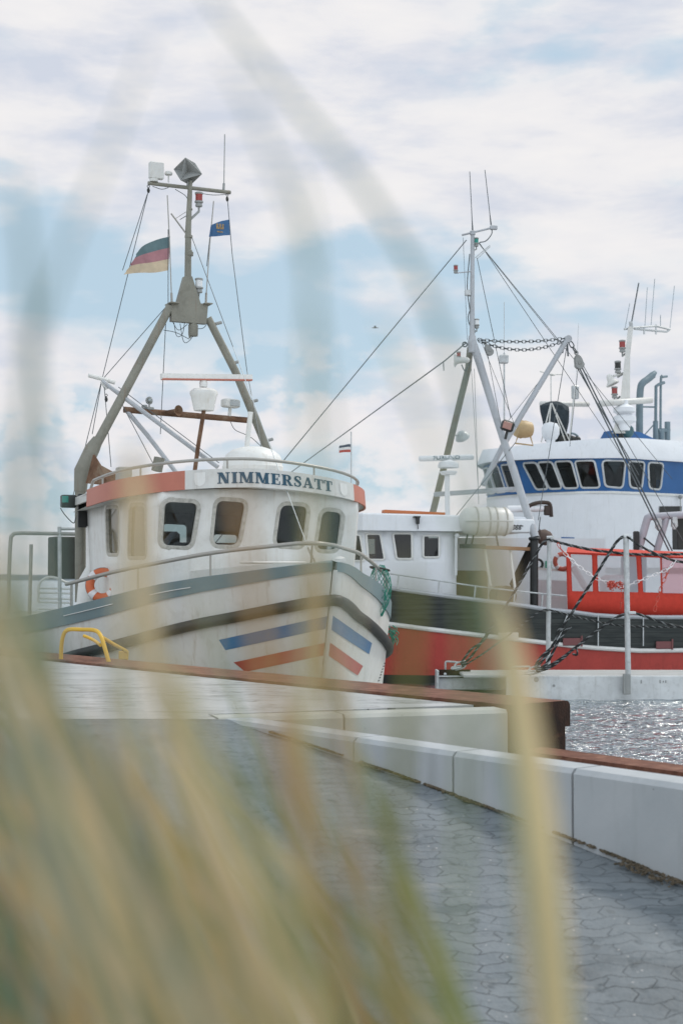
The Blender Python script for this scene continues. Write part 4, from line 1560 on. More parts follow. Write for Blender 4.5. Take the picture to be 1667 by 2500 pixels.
# rigging wires
bw = hull_pt(0.3, ztop(.3), 1)
stay = [((469, 580), MX, (569, 847), -4.9), ((569, 847), -4.9, (752, 1338), -1.0), ((412, 742), MX, (252, 925), -6.3), ((362, 470), MX, (250, 925), -6.3), ((250, 925), -6.3, (178, 1215), -6.6),
        ((556, 490), MX, (567, 620), MX), ((567, 620), MX, (603, 905), -5.4), ((603, 905), -5.4, (640, 1100), -4.4), ((411, 560), MX, (411, 740), MX), ((405, 790), MX, (392, 1060), MX),
        ((250, 925), -6.3, (226, 1060), -6.4), ((254, 930), -6.3, (272, 1140), -6.0), ((290, 945), -6.2, (535, 1130), -4.9), ((300, 990), -6.1, (375, 1133), -5.4), ((460, 524), MX, (440, 536), MX), ((360, 475), MX, (300, 660), MX), ((522, 496), MX, (505, 650), MX)]
for a, xa, b, xb in stay:
    part(MB().tube([N.at(*a, X=xa), N.at(*b, X=xb)], .0065, 5), 'stay_wire', M['wirel'] if xb == -1.0 else M['wire'], bt)
for px, py in ((363, 465), (555, 486), (260, 975)):
    part(MB().ball(P_(px, py), .035, 8, (.6, .8, 1.3)).torus(P_(px, py - 10), (1, 0, 0), .02, .006, 10, 5), 'pulley', M['rubber'], bt)

# --- things on the cutter that are things of their own
def flag(F, top, bot, X, cols, name, label, nseg=16, nband=3, tatter=0.0, wave=0.06, seed=1):
    """cloth between a top and a bottom edge (photo points), hoist first"""
    rng = random.Random(seed)
    T, B = spl([F.at(*p, X=X) for p in top], 8), spl([F.at(*p, X=X) for p in bot], 8)
    n = len(T)
    m_ = nband * 4
    rows = []
    for i in range(n):
        f = i / (n - 1)
        ln = len(B)
        j = f * (ln - 1)
        b = V(B[int(j)]).lerp(V(B[min(int(j) + 1, ln - 1)]), j - int(j))
        r = []
        for k in range(m_ + 1):
            p = V(T[i]).lerp(b, k / m_)
            p = p + V((wave * math.sin(f * 7 + k * .25) * f, 0, 0))
            if i == n - 1 and tatter:
                d = V(T[i]) - V(T[i - 1])
                p = p + d.normalized() * rng.uniform(-tatter, tatter * .5)
            r.append(p)
        rows.append(r)
    mb = MB()
    mm = m_ + 1
    for k in range(m_):
        mb.cur = min(k * nband // m_, len(cols) - 1)
        o = len(mb.v)
        mb.add([p for r in rows for p in (r[k], r[k + 1])], [(2 * i, 2 * i + 1, 2 * i + 3, 2 * i + 2) for i in range(n - 1)])
    return solo(mb, name, cols, F, V(T[0]), label, 'flag', smooth=60), rows


fl1 = [cloth('flag_dark', (0.15, 0.225, 0.24), .2, .45), cloth('flag_red', (0.46, 0.24, 0.26), .2, .5), cloth('flag_gold', (0.68, 0.56, 0.40), .2, .5)]
flag(N, [(416, 577), (385, 585), (355, 597), (336, 614)], [(412, 660), (380, 665), (345, 667), (305, 669)], MX, fl1, 'flag', 'tattered black, red and gold flag flying from the cutter\'s mast', tatter=.07)
fl2 = [cloth('flag_blue', (0.09, 0.19, 0.36), .2, .5)]
fo, rows = flag(N, [(559, 536), (536, 541), (514, 550)], [(562, 574), (536, 576), (509, 579)], MX, fl2, 'flag', 'small blue flag with a pale emblem on the cutter\'s starboard halyard'.replace('starboard', 'thin'), nband=1, seed=3, wave=.03)
mb = MB()
ec = N.at(535, 559, X=MX) + V((.05, 0, 0))
for a, b, w_, h_ in ((0, 0, .07, .03), (-.05, .03, .03, .09), (.05, .03, .03, .09), (0, .035, .03, .08), (0, -.06, .10, .02)):
    mb.bbox(ec + V((0, a, b)), (.012, w_, h_), .003)
mb.v = [tuple(V(p) - V(N.at(559, 536, X=MX))) for p in mb.v]
mb.build('emblem', cloth('emblem_gold', (0.55, 0.40, 0.22), .2, .4), fo, 0)

t = root('lifebuoy', 'orange lifebuoy with white bands hanging beside the cutter\'s wheelhouse', 'lifebuoy', N, N.at(251, 1428, X=-4.7))
p = V(t['base'])
ax = V((.86, -.5, .1))
a0 = R(0)
part(MB().torus(p, ax, .19, .066, 36, 12), 'ring', M['buoy'], t, 60)
for k in range(4):
    a = R(45 + 90 * k)
    part(MB().torus(p, ax, .19, .070, 6, 12, a - .22, a + .22), 'white_band', M['chainw'], t, 60)
part(MB().torus(p, ax, .255, .007, 30, 5), 'grab_line', M['ropew'], t)

# green net hung over the port bow rail
t = root('fishing_net', 'green net bag hanging on the port bow rail of the cutter', 'net', N, rail_pt(2.45, 2.0, 1))
c0 = rail_pt(2.35, 2.12, 1)
mb = MB()
ns = 10
for sgn in (1, -1):
    for k in range(ns):
        pts = []
        for i in range(9):
            z = i / 8
            rr = .19 * math.sin(math.pi * (.1 + .82 * z)) * (1.05 - .3 * z)
            a = 2 * math.pi * (k / ns + sgn * z * .45)
            pts.append(c0 + V((rr * math.cos(a) * 1.5, rr * math.sin(a) * .8, .22 - z * .72 + .012 * math.sin(k * 3 + i))))
        mb.tube(pts, .0055, 4)
part(mb, 'mesh', M['net'], t)
part(MB().torus(c0 + V((0, 0, .17)), (0, .2, 1), .14, .014, 18, 6), 'hoop', M['rubber'], t)
part(MB().bbox(c0 + V((0, .02, -.2)), (.16, .1, .2), .03), 'float', M['net'], t)
p = hull_pt(3.25, 1.33, 1, .04)
mb = MB()
for k in range(26):
    q0 = p + V((random.uniform(-.1, .1), random.uniform(-.03, .05), random.uniform(-.1, .12)))
    mb.tube(spl([q0, q0 + V((random.uniform(-.05, .05), random.uniform(0, .06), -.05)), q0 + V((random.uniform(-.07, .07), random.uniform(-.02, .05), -.12))], 3), .007, 4)
solo(mb, 'rope_tuft', M['net'], N, p, 'frayed green rope tuft at the cutter\'s side beside the red hull', 'rope')

# ================================================================ RED AND BLACK TRAWLER (broadside, bow to the left)
T = Frame(4.3, 31.9, R(190))
HB_ = 2.5
tb = root('trawler', 'black and red hulled trawler with white deckhouse and grey tripod mast', 'boat', T, (0, 0, 0))


def xs_of(px, Y=HB_):
    return T.at(px, 1500, Y=Y).x


zcap = curve([-14, T.at(1667, 1507, Y=HB_).x, T.at(1386, 1493, Y=HB_).x, T.at(1241, 1474, Y=HB_).x, T.at(1072, 1453, Y=HB_).x, T.at(942, 1433, Y=HB_).x, 5.5, 7.6],
             [1.42, T.at(1667, 1507, Y=HB_).z, T.at(1386, 1493, Y=HB_).z, T.at(1241, 1474, Y=HB_).z, T.at(1072, 1453, Y=HB_).z, T.at(942, 1433, Y=HB_).z, 2.32, 2.75])
zrub = curve([-14, T.at(1664, 1588, Y=HB_).x, T.at(1521, 1586, Y=HB_).x, T.at(1417, 1579, Y=HB_).x, T.at(1241, 1559, Y=HB_).x, T.at(1069, 1539, Y=HB_).x, T.at(958, 1525, Y=HB_).x, 5.5, 7.6],
             [.68] + [T.at(px, py, Y=HB_).z for px, py in ((1664, 1588), (1521, 1586), (1417, 1579), (1241, 1559), (1069, 1539), (958, 1525))] + [1.42, 1.75])
tbw = curve([-14, -9, -4, 0, 2.5, 4, 5.5, 6.7, 7.4, 7.6], [1.6, 2.3, HB_, HB_, HB_ - .02, 2.25, 1.65, .85, .2, .03])
TX = list(np.linspace(-9, 4, 27)) + [4.5, 5, 5.5, 6, 6.4, 6.8, 7.1, 7.3, 7.45, 7.6]


def th_pt(x, z, sd_, off=0.0):
    f = max(0.0, (zcap(x) - z) / zcap(x))
    b = tbw(x) * (1 - (.06 + .5 * max(0, (x - 3) / 4.6)) * f ** 1.3) + off
    return V((x - .35 * f * max(0, (x - 5) / 2.6), b * sd_, z))


def strake(z0, z1, n=6, off=0.0, sides=(-1, 1)):
    mb = MB()
    for sd_ in sides:
        mb.loft([[th_pt(x, z0(x) * (1 - k / n) + z1(x) * k / n, sd_, off) for k in range(n + 1)] for x in TX])
    return mb


part(strake(zcap, zrub), 'bulwark', M['bhull'], tb, 40)
part(strake(zrub, lambda x: 0.16), 'hull', M['rhull'], tb, 40, 'red lower hull')
part(strake(lambda x: .16, lambda x: -.6), 'boot_top', M['black'], tb, 40, 'black strip at the waterline')
mb = MB()
mb.add([th_pt(-9, z, s_) for s_, zz in ((1, 0), (-1, 1)) for z in ((zcap(-9), -.6) if s_ == 1 else (-.6, zcap(-9)))], [(0, 1, 2, 3)])
part(mb, 'transom', M['rhull'], tb, 0)
for sd_ in (1, -1):
    part(MB().tube([th_pt(x, zrub(x), sd_, .02) for x in TX], .048, 8), 'rub_rail', M['white'], tb)
    part(MB().tube([th_pt(x, zcap(x), sd_, .0) for x in TX], .045, 8), 'cap_rail', M['mastsilver'], tb)
rows = [[th_pt(x, zcap(x) - .45, -1, -.05), th_pt(x, zcap(x) - .45, 1, -.05)] for x in TX]
part(MB().loft(rows), 'deck', M['grey'], tb, 40)
# freeing ports with pinkish flaps, name patch
for px0, px1, py0, py1 in ((1373, 1419, 1558, 1576), (1600, 1640, 1566, 1584)):
    a_, b_ = T.at(px0, py0, Y=HB_ + .01), T.at(px1, py1, Y=HB_ + .01)
    part(MB().bbox((a_ + b_) / 2, (abs(a_.x - b_.x), .03, abs(a_.z - b_.z)), .01).bar(T.at(px1, py0 - 6, Y=HB_ + .03), T.at(px1, py1 + 2, Y=HB_ + .03), .03, .03), 'freeing_port', paint('port_pink', (.20, .075, .075), .6), tb, 0)
a_ = T.at(1240, 1552, Y=HB_ + .015)
part(MB().bbox(a_, (.42, .02, .13), .008), 'name_patch', M['offwhite'], tb, 0)
for px in (1459, 1569):
    part(MB().bar(T.at(px, 1503, Y=HB_ + .04), T.at(px, 1577, Y=HB_ + .04), .025, .02), 'rubbing_strip', M['galv'], tb, 0)
part(MB().tube([T.at(1384, 1503, Y=HB_ + .05), T.at(1357, 1571, Y=HB_ + .05)], .018, 6), 'rubbing_strip', M['galv'], tb, 0)

# deckhouse
HY = 1.9
t_pt = lambda px, py, Y=HY: T.at(px, py, Y=Y)
xa, xf = t_pt(1113, 1300).x, t_pt(846, 1300).x
zt1, zb1 = t_pt(1000, 1296).z, 1.35
hb = [(xa, HY, zb1), (xf - .25, HY, zb1), (xf, HY - .35, zb1), (xf + .32, 0.3, zb1), (xf + .32, -.3, zb1), (xf, -HY + .35, zb1), (xf - .25, -HY, zb1), (xa, -HY, zb1)]
hb = hb + []
ht = [(x, y, t_pt(1113, 1298).z + (t_pt(846, 1294).z - t_pt(1113, 1298).z) * (x - xa) / (xf - xa)) for x, y, z in hb]
DH = Wall(T, hb, ht)
dw = [[(852, 1307), (877, 1307), (887, 1368), (860, 1368)], [(895, 1305), (926, 1305), (937, 1365), (900, 1365)], [(960, 1304), (1003, 1304), (1004, 1363), (969, 1363)], [(1034, 1309), (1070, 1309), (1070, 1359), (1034, 1359)]]
dh = [rounded(DH.quad(w_), .03, 2) for w_ in dw]
dh += [[(DH.U - u, v) for u, v in h][::-1] for h in dh]
fh = rounded([(DH.U / 2 - .55, dh[0][0][1] - .5), (DH.U / 2 + .55, dh[0][0][1] - .5), (DH.U / 2 + .55, dh[0][0][1]), (DH.U / 2 - .55, dh[0][0][1])], .05, 2)
o = part(DH.sheet(dh + [fh]), 'deckhouse', M['shipwhite'], tb, 25)
md = o.modifiers.new('thickness', 'SOLIDIFY')
md.thickness = .05
for h in dh + [fh]:
    window_b(DH, h, tb, tb['base'], fw=.035, ft=.02, fm=M['white'])
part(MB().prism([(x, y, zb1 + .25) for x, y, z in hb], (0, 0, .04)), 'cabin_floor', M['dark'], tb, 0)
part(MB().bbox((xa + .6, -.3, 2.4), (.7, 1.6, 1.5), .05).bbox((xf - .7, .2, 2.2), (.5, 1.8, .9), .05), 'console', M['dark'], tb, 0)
part(MB().add([(xa, HY - .03, zb1), (xa, -HY + .03, zb1), (xa, -HY + .03, 3.0), (xa, HY - .03, 3.0)], [(0, 1, 2, 3)]), 'aft_wall', paint('shelter_wall', (.34, .33, .29), .7, var=.2, grime=.5, gcol='#6b5a3c', streak=.4), tb, 0)
# roof with deep fascia, running aft over the sheltered deck
xr = t_pt(1296, 1300).x
zr_ = lambda x: float(np.interp(x, [t_pt(1118, 1261, 2.1).x, t_pt(847, 1250, 2.1).x], [t_pt(1118, 1261, 2.1).z, t_pt(847, 1250, 2.1).z]))
zf_ = lambda x: float(np.interp(x, [t_pt(1118, 1298, 2.1).x, t_pt(847, 1294, 2.1).x], [t_pt(1118, 1298, 2.1).z, t_pt(847, 1294, 2.1).z]))
plan = [(xr, 2.1), (xf - .3, 2.1), (xf + .12, 1.6), (xf + .5, .4), (xf + .5, -.4), (xf + .12, -1.6), (xf - .3, -2.1), (xr, -2.1)]
mb = MB().loft([[(x, y, zf_(x)) for x, y in plan], [(x * 1.0, y * .99, zr_(x) - .03) for x, y in plan], [(x - .01, y * .975, zr_(x)) for x, y in plan], [(x * .9, y * .3, zr_(x) + .05) for x, y in plan]], True, True)
part(mb, 'deckhouse_roof', M['shipwhite'], tb, 20)
a_, b_ = t_pt(935, 1249, 1.6), t_pt(1082, 1256, 1.6)
part(MB().bar(a_, b_, .30, .07), 'roof_plank', paint('orange_plank', (.50, .16, .06), .6, var=.2), tb, 0)
part(MB().bbox(t_pt(1019, 1270, 2.15), (.06, .12, .16), .01).bbox(t_pt(1017, 1262, 2.13), (.14, .1, .03), .005).tube([t_pt(1019, 1278, 2.15), t_pt(1020, 1292, 2.13)], .01, 5), 'deck_lamp', M['black'], tb, 0)
part(MB().tube([t_pt(1113, 1310, 2.0), t_pt(1112, 1405, 2.0)], .03, 6).ball(t_pt(1115, 1308, 2.0), .06, 8), 'corner_pipe', M['shipwhite'], tb)
# sheltered deck: ledge, posts, back wall, ladder shapes
a_, b_ = t_pt(1181, 1336, 2.05), t_pt(1298, 1341, 2.05)
part(MB().bar(a_, b_, .25, .07), 'ledge', M['wood'], tb, 0)
for p0, p1 in (((1183, 1341), (1197, 1431)), ((1245, 1342), (1256, 1436))):
    part(MB().tube([t_pt(*p0, 2.05), t_pt(*p1, 2.25)], .03, 7), 'shelter_post', M['white'], tb)
xe = t_pt(1475, 1300, -.9).x
part(MB().prism([(xa, -.9, 1.0), (xe, -.9, 1.0), (xe, -.9, 3.05), (xa, -.9, 3.05)], (0, .06, 0)), 'shelter_wall', M['shipwhite'], tb, 0)
part(MB().bbox((xa - .75, .1, 1.75), (.75, .5, 1.1), .04).lathe([(.22, -.3), (.22, .3)], (xa - 1.35, .7, 1.75), (0, 1, 0)), 'winch', paint('winch_paint', (.28, .24, .15), .6, var=.3, grime=.6, gcol='#6b4526'), tb, 30)
a_ = t_pt(1345, 1380, .5)
part(MB().prism([t_pt(1312, 1415, .6), t_pt(1382, 1418, .6), t_pt(1382, 1490, .6), t_pt(1312, 1490, .6)], (0, .05, 0)), 'screen', M['shipwhite'], tb, 0)
part(MB().bar(t_pt(1312, 1388, .65), t_pt(1384, 1394, .65), .08, .05), 'screen_rail', M['white'], tb, 0)
part(MB().bbox(t_pt(1338, 1379, -.8), (.15, .03, .18), .005), 'exit_sign', paint('sign_green', (.03, .28, .17), .5, var=.1), tb, 0)
part(MB().torus(t_pt(1313, 1377, .2), (0, 1, 0), .10, .03, 18, 7), 'hose_coil', M['rubber'], tb)
# hand rail on the bulwark
rp = [(942, 1399), (1072, 1418), (1160, 1431), (1260, 1443), (1382, 1455)]
part(MB().tube(spl([t_pt(px, py, 2.42) for px, py in rp], 4), .018, 6), 'hand_rail', M['galv'], tb)
for px, py, p2 in ((973, 1403, 1438), (1072, 1418, 1452), (1160, 1431, 1463), (1256, 1443, 1476), (1324, 1449, 1486)):
    part(MB().tube([t_pt(px, py, 2.42), t_pt(px - 3, p2, 2.42)], .018, 6), 'rail_post', M['galv'], tb)
# tripod mast
MY = 1.2
m_ = lambda px, py, Y=MY: T.at(px, py, Y=Y)
ms = M['mastsilver']
part(MB().tube([m_(1152, 840), m_(1152, 740), m_(1153, 564)], [.062, .05, .042], 10).lathe([(.06, -.03), (.06, .05)], m_(1153, 570)).lathe([(.085, -.2), (.10, 0), (.075, .16)], m_(1152, 838)), 'mast_pole', ms, tb)
part(MB().tube([m_(1155, 842), m_(1168, 880), m_(1213, 1026), m_(1306, 1312, 2.2)], [.09, .085, .078, .085], 10), 'mast_leg', ms, tb, 60)
part(MB().tube([m_(1147, 850), m_(1142, 900, .6), m_(1059, 1240, -.2), m_(1045, 1290, -.2)], [.07, .072, .075, .075], 10), 'mast_leg', M['mastgrey'], tb, 60)
part(MB().tube([t_pt(1303, 1312, 2.2), t_pt(1303, 1484, 2.2)], .085, 10).lathe([(.11, -.03), (.13, .01), (.11, .04)], t_pt(1304, 1316, 2.2)).bar(t_pt(1300, 1330, 2.15), t_pt(1252, 1430, 1.2), .14, .12), 'mast_foot', M['black'], tb, 40)
part(MB().tube([m_(1061, 1207, .2), m_(1258, 1194, 1.6)], .055, 10), 'cross_beam', ms, tb)
part(MB().tube([m_(1385, 826, .8), m_(1225, 1092, 1.0), m_(1178, 1184, 1.2)], .06, 10).lathe([(.08, -.06), (.08, .06)], m_(1385, 828, .8), (0, 1, 0)), 'derrick_boom', ms, tb)
part(MB().tube([m_(1127, 574), m_(1210, 554)], .022, 8).bbox(m_(1204, 556), (.16, .08, .09), .01), 'crosstree', ms, tb)
part(MB().tube([m_(1160, 629), m_(1195, 599)], .012, 6).tube([m_(1164, 632), m_(1196, 602)], .008, 5), 'gaff', M['galv'], tb)
for a, b in (((1146, 419), (1153, 562)), ((1183, 415), (1198, 549))):
    part(MB().tube([m_(*a), m_(a[0] * .2 + b[0] * .8, a[1] * .2 + b[1] * .8), m_(*b)], [.008, .009, .018], 6), 'whip_antenna', M['wire'], tb)
part(MB().tube([m_(1111, 667), m_(1148, 663)], .014, 6), 'lamp_arm', ms, tb)
lantern(m_(1112, 657), tb, M['redlens'], .75)
lantern(m_(1162, 591), tb, M['greenlens'], .8, m_(1154, 612))
lantern(m_(1163, 790), tb, M['clearlens'], .85, m_(1155, 806))
lantern(m_(1119, 868, 1.3), tb, M['redlens'], .7)
part(MB().bbox(m_(1141, 715), (.12, .1, .12), .01).tube([m_(1141, 722), m_(1152, 724)], .012, 5), 'signal_box', M['galv'], tb, 0)
part(MB().lathe([(.02, .3), (.06, .26), (.07, .06), (.09, .02), (.15, -.02), (.14, -.03), (.05, 0)], m_(1112, 880, 1.3), (-1, .35, 0), 18), 'horn', M['offwhite'], tb)
mb = MB()
for pp in ([(1146, 620), (1140, 700), (1147, 760)], [(1150, 750), (1142, 775), (1149, 800), (1160, 812)], [(1170, 592), (1186, 588), (1199, 572), (1200, 560)], [(1126, 890), (1135, 905), (1150, 880)]):
    part(MB().tube(spl([m_(a, b) for a, b in pp], 4), .012, 5), 'cable', M['wire'], tb)
# chain between mast and boom, blocks
part(MB().chain(catenary(m_(1166, 829), m_(1378, 826, .8), .06), .11, .062, .0105).chain(catenary(m_(1168, 832), m_(1376, 832, .8), .20), .11, .062, .0105), 'topping_chain', M['wire'], tb)


def block(p, parent, s=1.0, m=None, tilt=0.0):
    rt = Matrix.Rotation(tilt, 3, 'Y')
    p = V(p)
    poly = [V((.11 * s * math.cos(a) * (1 if math.sin(a) < 0 else .8), 0, .13 * s * math.sin(a) * (1 if math.sin(a) < 0 else 1.25))) for a in np.linspace(0, 2 * math.pi, 17)[:-1]]
    mb = MB().prism([p + rt @ v_ for v_ in poly], (0, .05 * s, 0)).prism([p + rt @ v_ * .9 for v_ in poly], (0, .09 * s, 0)).lathe([(.03 * s, -.06 * s), (.03 * s, .06 * s)], p, (0, 1, 0), 10)
    mb.torus(p + rt @ V((0, 0, .20 * s)), (0, 1, 0), .035 * s, .012 * s, 12, 5)
    return part(mb, 'block', m or M['grey'], parent, 20)


block(m_(1193, 856), tb, .9, tilt=.5)
block(m_(1412, 886, .8), tb, 1.15, tilt=.25)
part(MB().chain([m_(1390, 834, .8), m_(1406, 862, .8)], .14, .09, .016), 'shackle', M['wire'], tb)
mb = MB()
for a, b in (((1378, 838), (1372, 862)), ((1384, 840), (1386, 870))):
    mb.tube([m_(*a, .8), m_(*b, .8)], .02, 5)
part(mb, 'shackle', M['wire'], tb)
# wires
wires = [((1411, 893), .8, (1632, 1345), 1.4, .017), ((1418, 893), .8, (1640, 1345), 1.4, .017), ((1405, 893), .8, (1558, 1160), 1.0, .012), ((1423, 893), .8, (1667, 1322), 1.2, .008),
         ((1169, 592), MY, (1560, 1178), -1.2, .007), ((1169, 594), MY, (1640, 1170), -2, .007), ((1166, 592), MY, (1366, 840), .8, .007), ((1164, 630), MY, (1246, 1020), 1.6, .008), ((1130, 580), MY, (1140, 830), MY, .005),
         ((1190, 866), MY, (1225, 1052), 1.5, .007), ((1384, 838), .8, (1313, 1270), 1.2, .009), ((1176, 838), MY, (1258, 1043), 1.2, .006), ((1150, 900), .4, (1166, 1180), 1.2, .005), ((1157, 900), .4, (1168, 1230), 1.3, .005),
         ((1258, 1080), 1.6, (1110, 1262), 1.2, .008), ((1370, 862), .8, (1230, 1040), 1.0, .006), ((1410, 900), .8, (1390, 1090), -.5, .006)]
for a, ya, b, yb, r in wires:
    part(MB().tube([m_(*a, ya), m_(*b, yb)], r, 5), 'wire', M['wire'], tb)
bx = V((7.3, 0, 2.75))
for a in ((1137, 588), (1138, 838)):
    pass
part(MB().tube([m_(1138, 586), V((7.2, 0, 2.8))], .011, 5), 'forestay', M['wire'], tb)
e_ = T.at(735, 1135, X=3.4)
part(MB().tube([m_(1138, 836), m_(1084, 882), e_, e_ + (e_ - m_(1138, 836)) * .12], .014, 5).tube([m_(1082, 884), m_(1083, 905)], .01, 4), 'forestay', M['wire'], tb)
part(MB().torus(m_(1134, 841), (0, 1, 0), .05, .015, 12, 6), 'shackle', M['wire'], tb)
# lamps on the mast and house
p = m_(1238, 1040, 1.75)
part(MB().bbox(p, (.26, .16, .22), .03, Matrix.Rotation(-.3, 3, 'Y')).tube([p - V((0, 0, .08)), p - V((-.05, 0, .28))], .03, 7), 'floodlight', M['rubber'], tb, 20)
part(MB().bbox(p + V((.03, .09, 0)), (.19, .02, .15), .005, Matrix.Rotation(-.3, 3, 'Y')), 'lamp_glass', paint('lamp_pink', (.42, .22, .18), .3, var=.2), tb, 0)
p = m_(1277, 1048, .4)
part(MB().lathe([(.02, -.19), (.17, -.17), (.195, -.06), (.195, .12), (.16, .2), (.02, .22)], p, (1, .25, 0), 22).torus(p + V((.06, 0, 0)), (1, .25, 0), .195, .014, 22, 6).tube([p + V((.14, .05, -.15)), p + V((.2, .05, -.32)), p + V((-.2, .05, -.36)), p + V((-.14, .05, -.15))], .02, 6), 'float_drum', M['beige'], tb)
p = m_(1128, 1066, -.2)
part(MB().lathe([(.02, .13), (.07, .12), (.12, .075), (.155, 0), (.17, -.03), (.15, -.035), (.09, .02)], p, (.5, .5, .75), 18).tube([p + V((0, 0, .1)), m_(1112, 1063, -.1)], .02, 6), 'bell_lamp', M['galv'], tb)
part(MB().tube([m_(1230, 737, -.5), m_(1230, 862, -.5)], .008, 5).tube([m_(1230, 862, -.5), m_(1230, 1085, -.5)], .02, 6).bbox(m_(1229, 877, -.5), (.2, .12, .2), .02), 'antenna_pole', M['galv'], tb, 20)
# small radar with lettering on its scanner
p = m_(1094, 1140, .9)
rt = part(MB().tube([m_(1091, 1160, .9), m_(1092, 1262, .9)], .055, 10).lathe([(.15, -.17), (.17, -.14), (.19, -.12), (.19, -.1), (.14, -.09)], p, n=20).lathe([(.22, -.02), (.23, .03), (.20, .10), (.12, .13), (.06, .16), (.06, .21)], p, n=24), 'radar_pedestal', M['shipwhite'], tb, 35)
a_, b_ = m_(1022, 1120, .9), m_(1156, 1116, .9)
sc_ = part(MB().tube([a_, a_.lerp(b_, .01), a_.lerp(b_, .03), a_.lerp(b_, .97), a_.lerp(b_, .99), b_], [.03, .055, .062, .062, .055, .03], 14), 'radar_scanner', M['shipwhite'], rt, 50, base=tb['base'])


def fonttext(s_, size, bold, mapf, name, m, parent, base):
    """words in a plain sans face, mapped onto a surface (x along, y up, in metres from the middle)"""
    cu = bpy.data.curves.new(name, 'FONT')
    cu.body = s_
    cu.size = size
    cu.align_x, cu.align_y = 'CENTER', 'CENTER'
    cu.offset = bold
    cu.resolution_u = 3
    ob = bpy.data.objects.new(name, cu)
    COL.objects.link(ob)
    dg = bpy.context.evaluated_depsgraph_get()
    me = bpy.data.meshes.new_from_object(ob.evaluated_get(dg))
    mb = MB().add([mapf(v_.co.x, v_.co.y) for v_ in me.vertices], [tuple(p_.vertices) for p_ in me.polygons])
    bpy.data.objects.remove(ob)
    return part(mb, name, m, parent, 0, base=base)


mid = a_.lerp(b_, .49)
dx = (b_ - a_).normalized()
up = V((0, 0, 1))
fonttext('FURUNO', .118, .0012, lambda x, y: mid + dx * x * 1.25 + up * y + V((0, math.sqrt(max(.066 ** 2 - y * y, 0)) + .001, 0)), 'scanner_lettering', M['navy'], rt, tb['base'])
# gallows with net roller
part(MB().tube([t_pt(1238, 1243, .6), t_pt(1325, 1241, .6)], .075, 12), 'net_roller', M['shipwhite'], tb)
part(MB().tube(spl([t_pt(1283, 1262, .65), t_pt(1290, 1237, .65), t_pt(1310, 1228, .65), t_pt(1332, 1227, .65), t_pt(1342, 1233, .65), t_pt(1345, 1262, .65)], 4), .045, 7).bbox(t_pt(1334, 1246, .65), (.12, .1, .22), .02), 'roller_bracket', paint('bracket_brown', (.045, .032, .026), .6), tb, 30)
part(MB().tube([t_pt(1318, 1262, .7), t_pt(1313, 1310, .9)], .012, 5).ball(t_pt(1316, 1298, .8), .045, 8, (.7, .7, 1.6)), 'hanging_hook', M['wire'], tb)
part(MB().lathe([(.10, -.17), (.16, -.08), (.17, .06), (.11, .16)], t_pt(1328, 1312, 1.2), (1, .2, .35), 14), 'fender_roll', paint('roll_brown', (.12, .085, .07), .8, var=.3), tb)
# right-hand gallows
G = lambda px, py, Y=.8: T.at(px, py, Y=Y)
part(MB().tube(spl([G(1557, 1345), G(1578, 1270), G(1583, 1263), G(1596, 1261), G(1720, 1254)], 3), .085, 10).tube([G(1602, 1345), G(1625, 1266)], .078, 10), 'stern_gallows', paint('gallows_grey', (.40, .40, .44), .5, var=.1, grime=.2), tb, 60)
for px, py in ((1606, 1283), (1645, 1280)):
    mb = MB().prism([G(px - 6, py - 18, .9), G(px + 5, py - 18, .9), G(px + 7, py + 4, .9), G(px, py + 13, .9), G(px - 7, py + 4, .9)], (0, .09, 0)).lathe([(.03, -.08), (.03, .08)], G(px, py, .9), (0, 1, 0), 10)
    part(mb, 'block', M['galv'], tb, 20)
part(MB().bbox(G(1657, 1303, .4), (.22, .3, .72), .02), 'control_cabinet', M['rubber'], tb, 0)
part(MB().bbox(G(1552, 1320, .9), (.12, .1, .42), .02).bar(G(1571, 1313, .9), G(1597, 1335, .9), .03, .03), 'bollard', M['black'], tb, 0)
part(MB().tube([t_pt(857, 1054, 0), t_pt(857, 1250, 0)], .014, 6), 'flag_staff', M['galv'], tb)
flag(T, [(856, 1084), (845, 1085), (830, 1088)], [(856, 1104), (842, 1104), (827, 1106)], t_pt(857, 1100, 0).x, [cloth('pennant_dark', (.08, .09, .13), .2, .4), cloth('pennant_white', (.7, .7, .7), .1, .5), cloth('pennant_red', (.45, .08, .06), .2, .5)], 'flag', 'small dark, white and red flag on a thin staff behind the white cutter', wave=.02, seed=5)

# --- life raft canister on its cradle
t = root('life_raft', 'white life raft canister with straps in a cradle beside the deckhouse roof', 'life raft', T, t_pt(1180, 1318, 2.1))
a_, b_ = t_pt(1121, 1272, 2.1), t_pt(1247, 1274, 2.1)
ctr = a_.lerp(b_, .5)
ln = (b_ - a_).length
prof = [(.02, -ln / 2), (.16, -ln / 2 + .02), (.25, -ln / 2 + .09), (.29, -ln / 2 + .2), (.295, 0), (.29, ln / 2 - .12), (.25, ln / 2 - .05), (.2, ln / 2), (.02, ln / 2)]
part(MB().lathe(prof, ctr, (b_ - a_), 28), 'canister', M['white'], t, 40)
mb = MB()
for f in (-.2, .03, .17, .36):
    mb.lathe([(.298, -.018), (.306, -.014), (.306, .014), (.298, .018)], ctr + (b_ - a_) * f, (b_ - a_), 28)
part(mb, 'strap', M['frame'], t)
part(MB().bbox(ctr + V((0, .295, 0)), (ln * .93, .03, .03), .005), 'seam_flange', M['offwhite'], t, 0)
mb = MB().bar(t_pt(1122, 1333, 2.15), t_pt(1183, 1334, 2.15), .09, .09)
for px in (1135, 1150, 1215):
    mb.bar(t_pt(px, 1333, 2.1), t_pt(px + (6 if px < 1200 else -5), 1305, 2.1), .03, .03)
part(mb, 'cradle', M['black'], t, 0)
t = root('deck_locker', 'white locker with black marks beside the life raft canister', 'locker', T, t_pt(1267, 1300, 1.95))
